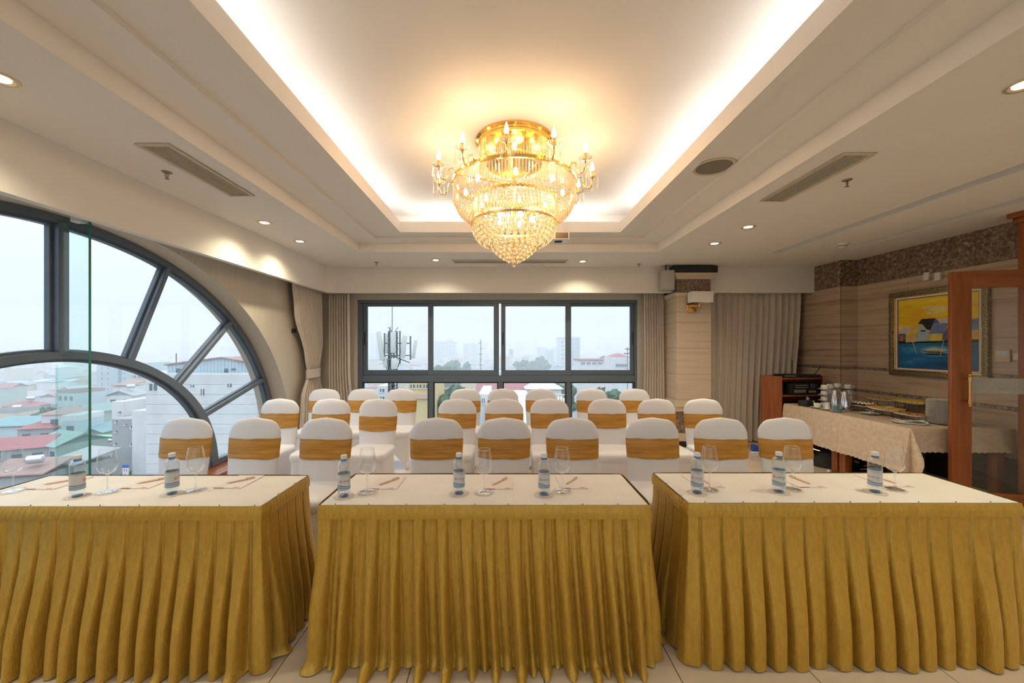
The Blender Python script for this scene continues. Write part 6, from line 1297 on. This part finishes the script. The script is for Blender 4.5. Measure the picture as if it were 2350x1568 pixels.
for Y, x, jy, wd, dp, hh, where, rv in rows_:
    if any(abs(x - q[0]) < q[2] + wd / 2 and abs(jy - q[1]) < q[2] + dp / 2 for q in taken): continue
    if where == 'arched' and Y < 62 and x / Y > -0.95: continue
    wc, rc_, kd = pick(WW, rv[0]), pick(RR, rv[1]), pick(KK, rv[2])
    if Y < 240 and nh < 255 and where != 'beyond':
        near_ = 'near' if Y < 110 else 'hazy middle distance'
        house(x, jy, wd, dp, hh, wc, rc_, kd, (rv[3] - 0.5) * 0.5, 9 if Y < 120 else 0, rv[4] < 0.22, f'{wc} house with {rc_} {ZN[kd]} roof, ' + ('in the near rows' if near_ == 'near' else 'far off in haze') + f' beyond the {where} window'); nh += 1
    else:
        key = (wc, rc_)
        b = far.setdefault((wc, 'w'), MB()); n = len(b.v); b.box(-wd / 2, -dp / 2, 0, wd / 2, dp / 2, hh); Mx = Matrix.Translation((x, jy, GZ)) @ Matrix.Rotation((rv[3] - .5) * 0.5, 4, 'Z'); b.xf(Mx, n)
        b = far.setdefault((rc_, 'r'), MB()); n = len(b.v); roof_mesh(b, wd, dp, hh, kd if kd != 'flat' else 'shed', 'x' if wd > dp else 'y'); b.xf(Mx, n)
fr_ = struct('distant_rooftops'); del fr_['kind']; tag(fr_, 'endless small hazy rooftops of the far city', 'rooftops', kind='stuff')
for (c_, q), b in far.items():
    o = b.build('far_walls' if q == 'w' else 'far_roofs', M[('w_' if q == 'w' else 'r_') + c_], fr_); o['kind'] = 'stuff'
# ---- towers in the haze
def wgrid(name, base, dark, sx, sz):
    m, t_, b_ = base_mat(name); N = t_.nodes.new; L = t_.links.new; tc = N('ShaderNodeTexCoord'); br = N('ShaderNodeTexBrick'); mp = N('ShaderNodeMapping'); mp.inputs['Rotation'].default_value = (pi / 2, 0, 0)
    L(tc.outputs['Object'], mp.inputs[0]); L(mp.outputs[0], br.inputs[0]); br.offset = 0.0; br.inputs['Color1'].default_value = (*dark, 1); br.inputs['Color2'].default_value = (*dark, 1); br.inputs['Mortar'].default_value = (*base, 1)
    br.inputs['Scale'].default_value = 1.0; br.inputs['Brick Width'].default_value = sx; br.inputs['Row Height'].default_value = sz; br.inputs['Mortar Size'].default_value = 0.9; L(br.outputs[0], b_.inputs['Base Color']); b_.inputs['Roughness'].default_value = 0.6; return m
M['tg'] = wgrid('tower_windows', (0.60, 0.62, 0.63), (0.20, 0.26, 0.31), 3.6, 3.4); M['tg2'] = wgrid('tower_glass', (0.34, 0.42, 0.48), (0.18, 0.27, 0.34), 4.0, 3.6)
TW = [(-10, 28, 768, 900, 'arched'), (28, 52, 764, 820, 'arched'), (58, 112, 776, 1000, 'arched'), (152, 204, 774, 1000, 'arched'), (238, 262, 744, 1100, 'arched'), (338, 364, 788, 950, 'arched'), (369, 396, 781, 800, 'arched'), (410, 432, 786, 820, 'arched'), (437, 472, 800, 760, 'arched'), (506, 540, 797, 700, 'arched'), (560, 590, 792, 900, 'arched'),
      (849, 862, 767, 650, 'sliding'), (862, 874, 783, 560, 'sliding'), (956, 968, 752, 1000, 'sliding'), (968, 986, 745, 1100, 'sliding'), (996, 1014, 786, 560, 'sliding'), (1016, 1044, 787, 480, 'sliding'), (1063, 1077, 791, 520, 'sliding'), (1077, 1087, 789, 640, 'sliding'), (1087, 1096, 792, 560, 'sliding'), (1102, 1119, 787, 900, 'sliding'), (1124, 1134, 802, 800, 'sliding'),
      (1178, 1202, 789, 950, 'sliding'), (1236, 1256, 800, 520, 'sliding'), (1256, 1270, 806, 450, 'sliding'), (1268, 1283, 800, 620, 'sliding'), (1284, 1308, 778, 330, 'sliding'), (1308, 1331, 777, 345, 'sliding'), (1394, 1408, 793, 800, 'sliding'), (1420, 1434, 806, 700, 'sliding')]
for k, (x0, x1, yt, Y, wh) in enumerate(TW):
    a_ = P(x0, yt, Y); c_ = P(x1, yt, Y); w_ = c_.x - a_.x; h = a_.z - GZ
    lab = {26: 'pale office tower with a grid of windows, window bar side face', 27: 'pale office tower with a grid of windows, right face with flat cap', 16: 'pale domed tower with a grid of windows in the haze'}.get(k, f'faint tower block fading into the haze beyond the {wh} window')
    t = thing('tower_block', lab, 'tower', ((a_.x + c_.x) / 2, Y, GZ), 0, 'towers fading into the haze'); MB().box(-w_ / 2, 0, 0, w_ / 2, 18, h).build('shaft', M['tg'] if k % 3 else M['tg2'], t)
    MB().box(-w_ / 2 - 0.4, -0.4, h, w_ / 2 + 0.4, 18.4, h + 1.2).build('roof_cap', M['w_grey'], t)
    if k == 16: MB().lathe([(w_ * 0.36, 0), (w_ * 0.28, 2.2), (w_ * 0.12, 3.6), (0.01, 4.2)], 14, (0, 8, h + 1.2)).build('dome', M['w_grey'], t)
# ---- trees
def tree(px, py, Y, r, lab, sd):
    r *= 0.72
    p = P(px, py, Y); R = random.Random(sd); t = thing('tree', lab, 'tree', (p.x, Y, GZ), 0, 'green trees among the houses'); b = MB(); zc = p.z - GZ - r * 0.7
    for k in range(64):
        d = Vector((R.gauss(0, 1), R.gauss(0, 1), R.gauss(0, 0.7))).normalized() * r * R.uniform(0.35, 0.95); n = len(b.v); rr_ = r * R.uniform(0.12, 0.30); b.sphere((d.x, d.y, zc + d.z * 0.8), rr_, 8, 6)
        for i in range(n, len(b.v)): v = Vector(b.v[i]); q = mnoise.noise(v * 2.1) * rr_ * 0.9; b.v[i] = tuple(v + Vector((q, q * .6, q)))
    b.build('crown', M['leaf'], t, 1.0); MB().tube([(0, 0, 0), (0.1, 0, zc)], [0.25, 0.15], 7).build('trunk', M['trunk'], t)
TR = [(1045, 828, 210, 12, 'large dark tree crown beyond the second window pane'), (1025, 842, 150, 8, 'round tree below the large dark crown'), (1020, 884, 60, 4.5, 'leafy tree low behind the second window pane'), (1032, 905, 48, 4.0, 'leafy tree beside the small white concrete tower'), (1205, 826, 240, 10, 'round tree below the hazy towers of the third pane'), (1240, 824, 260, 10, 'broad tree beside the pale office tower'),
      (1280, 888, 62, 4.0, 'bushy tree beside the white pyramid roof'), (1230, 884, 70, 3.5, 'bushy tree behind the white pyramid roof'), (1400, 820, 180, 8, 'tree behind the long white apartment row'), (1385, 893, 60, 3.5, 'light green tree below the right pane'), (215, 1060, 54, 3.6, 'dark shrub crowded beside the glass fin'), (275, 1062, 52, 3.4, 'dark leafy tree above the vertical sign'), (300, 1085, 47, 2.4, 'dark bush at the foot of the white wing'), (105, 938, 75, 2.2, 'small tree between the rooftops near the water tanks'), (958, 935, 46, 2.6, 'pale tree below the yellow apartment house')]
for k, q in enumerate(TR): tree(*q, k + 3)
# ---- mobile antenna mast
Ym = 22.0; pm = P(900, 900, Ym); t = thing('antenna_mast', 'lattice phone mast crowned with white panel antennas', 'antenna mast', (pm.x, Ym, GZ))
M['galv'] = mat('galvanised_steel', (0.20, 0.23, 0.24), 0.5, 0.5); M['panel'] = mat('antenna_panel', (0.66, 0.67, 0.62), 0.5)
zt_ = lambda py: P(900, py, Ym).z - GZ
mx_ = lambda px: P(px, 800, Ym).x - pm.x
MB().cyl((0, 0, zt_(760)), (0, 0, zt_(690)), 0.022, 6).build('lightning_rod', M['galv'], t)
legs_ = [(0.32 * math.cos(a), 0.32 * math.sin(a)) for a in (0.5, 2.6, 4.7)]
for x, y in legs_: MB().cyl((x, y, 0), (x * 0.8, y * 0.8, zt_(760)), 0.055, 6).build('mast_leg', M['galv'], t)
zz = zt_(1000); k = 0
while zz < zt_(764):
    b = MB()
    for i in range(3):
        p0, p1 = legs_[i], legs_[(i + 1) % 3]; b.cyl((*p0, zz), (*p1, zz), 0.025, 5); b.cyl((*p0, zz), (*p1, zz + 0.6), 0.022, 5)
    b.build('lattice_bay', M['galv'], t); zz += 0.6
def panel(px, y0, y1, tilt, dy, w_=0.26):
    x = mx_(px); z0, z1 = zt_(y1), zt_(y0); b = MB(); b.box(-w_ / 2, -0.07, 0, w_ / 2, 0.07, z1 - z0); o = b.build('panel_antenna', M['panel'], t, 0.6, 0.03); o.location = (x, dy, z0); o.rotation_euler = (0, tilt, 0.3 * (px > 905) - 0.3 * (px < 890)); return o
panel(884, 761, 826, -0.16, -0.5); panel(889, 765, 812, -0.02, 0.3, 0.34); panel(909, 763, 810, 0.0, -0.6); panel(927, 770, 822, 0.10, -0.3); panel(950, 780, 823, 0.14, -0.2, 0.18); panel(893, 764, 810, 0.0, 0.6); panel(912, 822, 846, 0.0, -0.6, 0.34); panel(890, 820, 842, -0.1, -0.4, 0.22)
for px, y0, y1 in ((885, 765, 838), (906, 762, 850), (920, 760, 835), (944, 772, 826)): MB().cyl((mx_(px), -0.2, zt_(y1)), (mx_(px), -0.2, zt_(y0)), 0.045, 6).build('mounting_pole', M['galv'], t)
for py in (788, 816): MB().cyl((mx_(884), -0.2, zt_(py)), (mx_(946), -0.2, zt_(py)), 0.035, 6).build('cross_arm', M['galv'], t)
MB().cyl((mx_(905), -0.2, zt_(818)), (mx_(942), -0.2, zt_(832)), 0.03, 6).build('brace', M['galv'], t)
b = MB()
for k in range(7): b.tube([(mx_(886 + k * 6), -0.25, zt_(824)), (mx_(888 + k * 5), -0.3, zt_(838)), (mx_(895 + k * 2), -0.1, zt_(860)), (mx_(897 + k), -0.05, zt_(1000))], 0.022, 5)
b.build('cable_loom', M['black'], t)
p = P(1103, 780, 160); t = thing('radio_mast', 'thin dark radio mast beyond the second window pane', 'mast', (p.x, 160, GZ)); MB().cyl((0, 0, 0), (0, 0, p.z - GZ), 0.22, 6).build('pole', M['galv'], t)
for k in range(5): MB().box(-0.75 + 0.5 * (k % 2), -0.15, p.z - GZ - 1.55 - 2.2 * k, 0.75 - 0.4 * (k % 3 == 0), 0.15, p.z - GZ - 1.2 - 2.2 * k).build('dipole', M['galv'], t)
p = P(1173, 808, 420); t = thing('floodlight_mast', 'faint stadium floodlight mast in the haze', 'mast', (p.x, 420, GZ)); MB().cyl((0, 0, 0), (0, 0, p.z - GZ - 3), 0.5, 6).build('pole', M['galv'], t); MB().box(-2, -0.5, p.z - GZ - 6, 2, 0.5, p.z - GZ + 3).build('lamp_head', M['galv'], t)
p = P(1440, 797, 90); t = thing('roof_antenna', 'dark rooftop antenna above the red roof of the right pane', 'antenna', (p.x, 90, GZ)); MB().cyl((0, 0, 0), (0, 0, p.z - GZ), 0.10, 6).build('pole', M['galv'], t); MB().box(-0.8, -0.1, p.z - GZ - 1.6, 0.8, 0.1, p.z - GZ - 1.3).box(-0.5, -0.1, p.z - GZ - 0.6, 0.5, 0.1, p.z - GZ - 0.3).build('aerial', M['galv'], t)
# ---- haze: a real scattering layer over the city, starting some way off
hz_ = MB(); hz_.box(-2590, 33, GZ + 0.01, 1590, 2590, 34)
me = bpy.data.meshes.new('haze'); me.from_pydata(hz_.v, [], hz_.f)
m = bpy.data.materials.new('city_haze'); m.use_nodes = True; t_ = m.node_tree; t_.nodes.remove(t_.nodes['Principled BSDF']); vsn = t_.nodes.new('ShaderNodeVolumeScatter'); vsn.inputs['Color'].default_value = (0.93, 0.975, 1.0, 1); vsn.inputs['Density'].default_value = HAZE; vsn.inputs['Anisotropy'].default_value = 0.1
t_.links.new(vsn.outputs[0], t_.nodes['Material Output'].inputs['Volume']); me.materials.append(m)
o = obj('city_haze', me); tag(o, 'pale blue white haze hanging over the city', 'haze', kind='stuff')
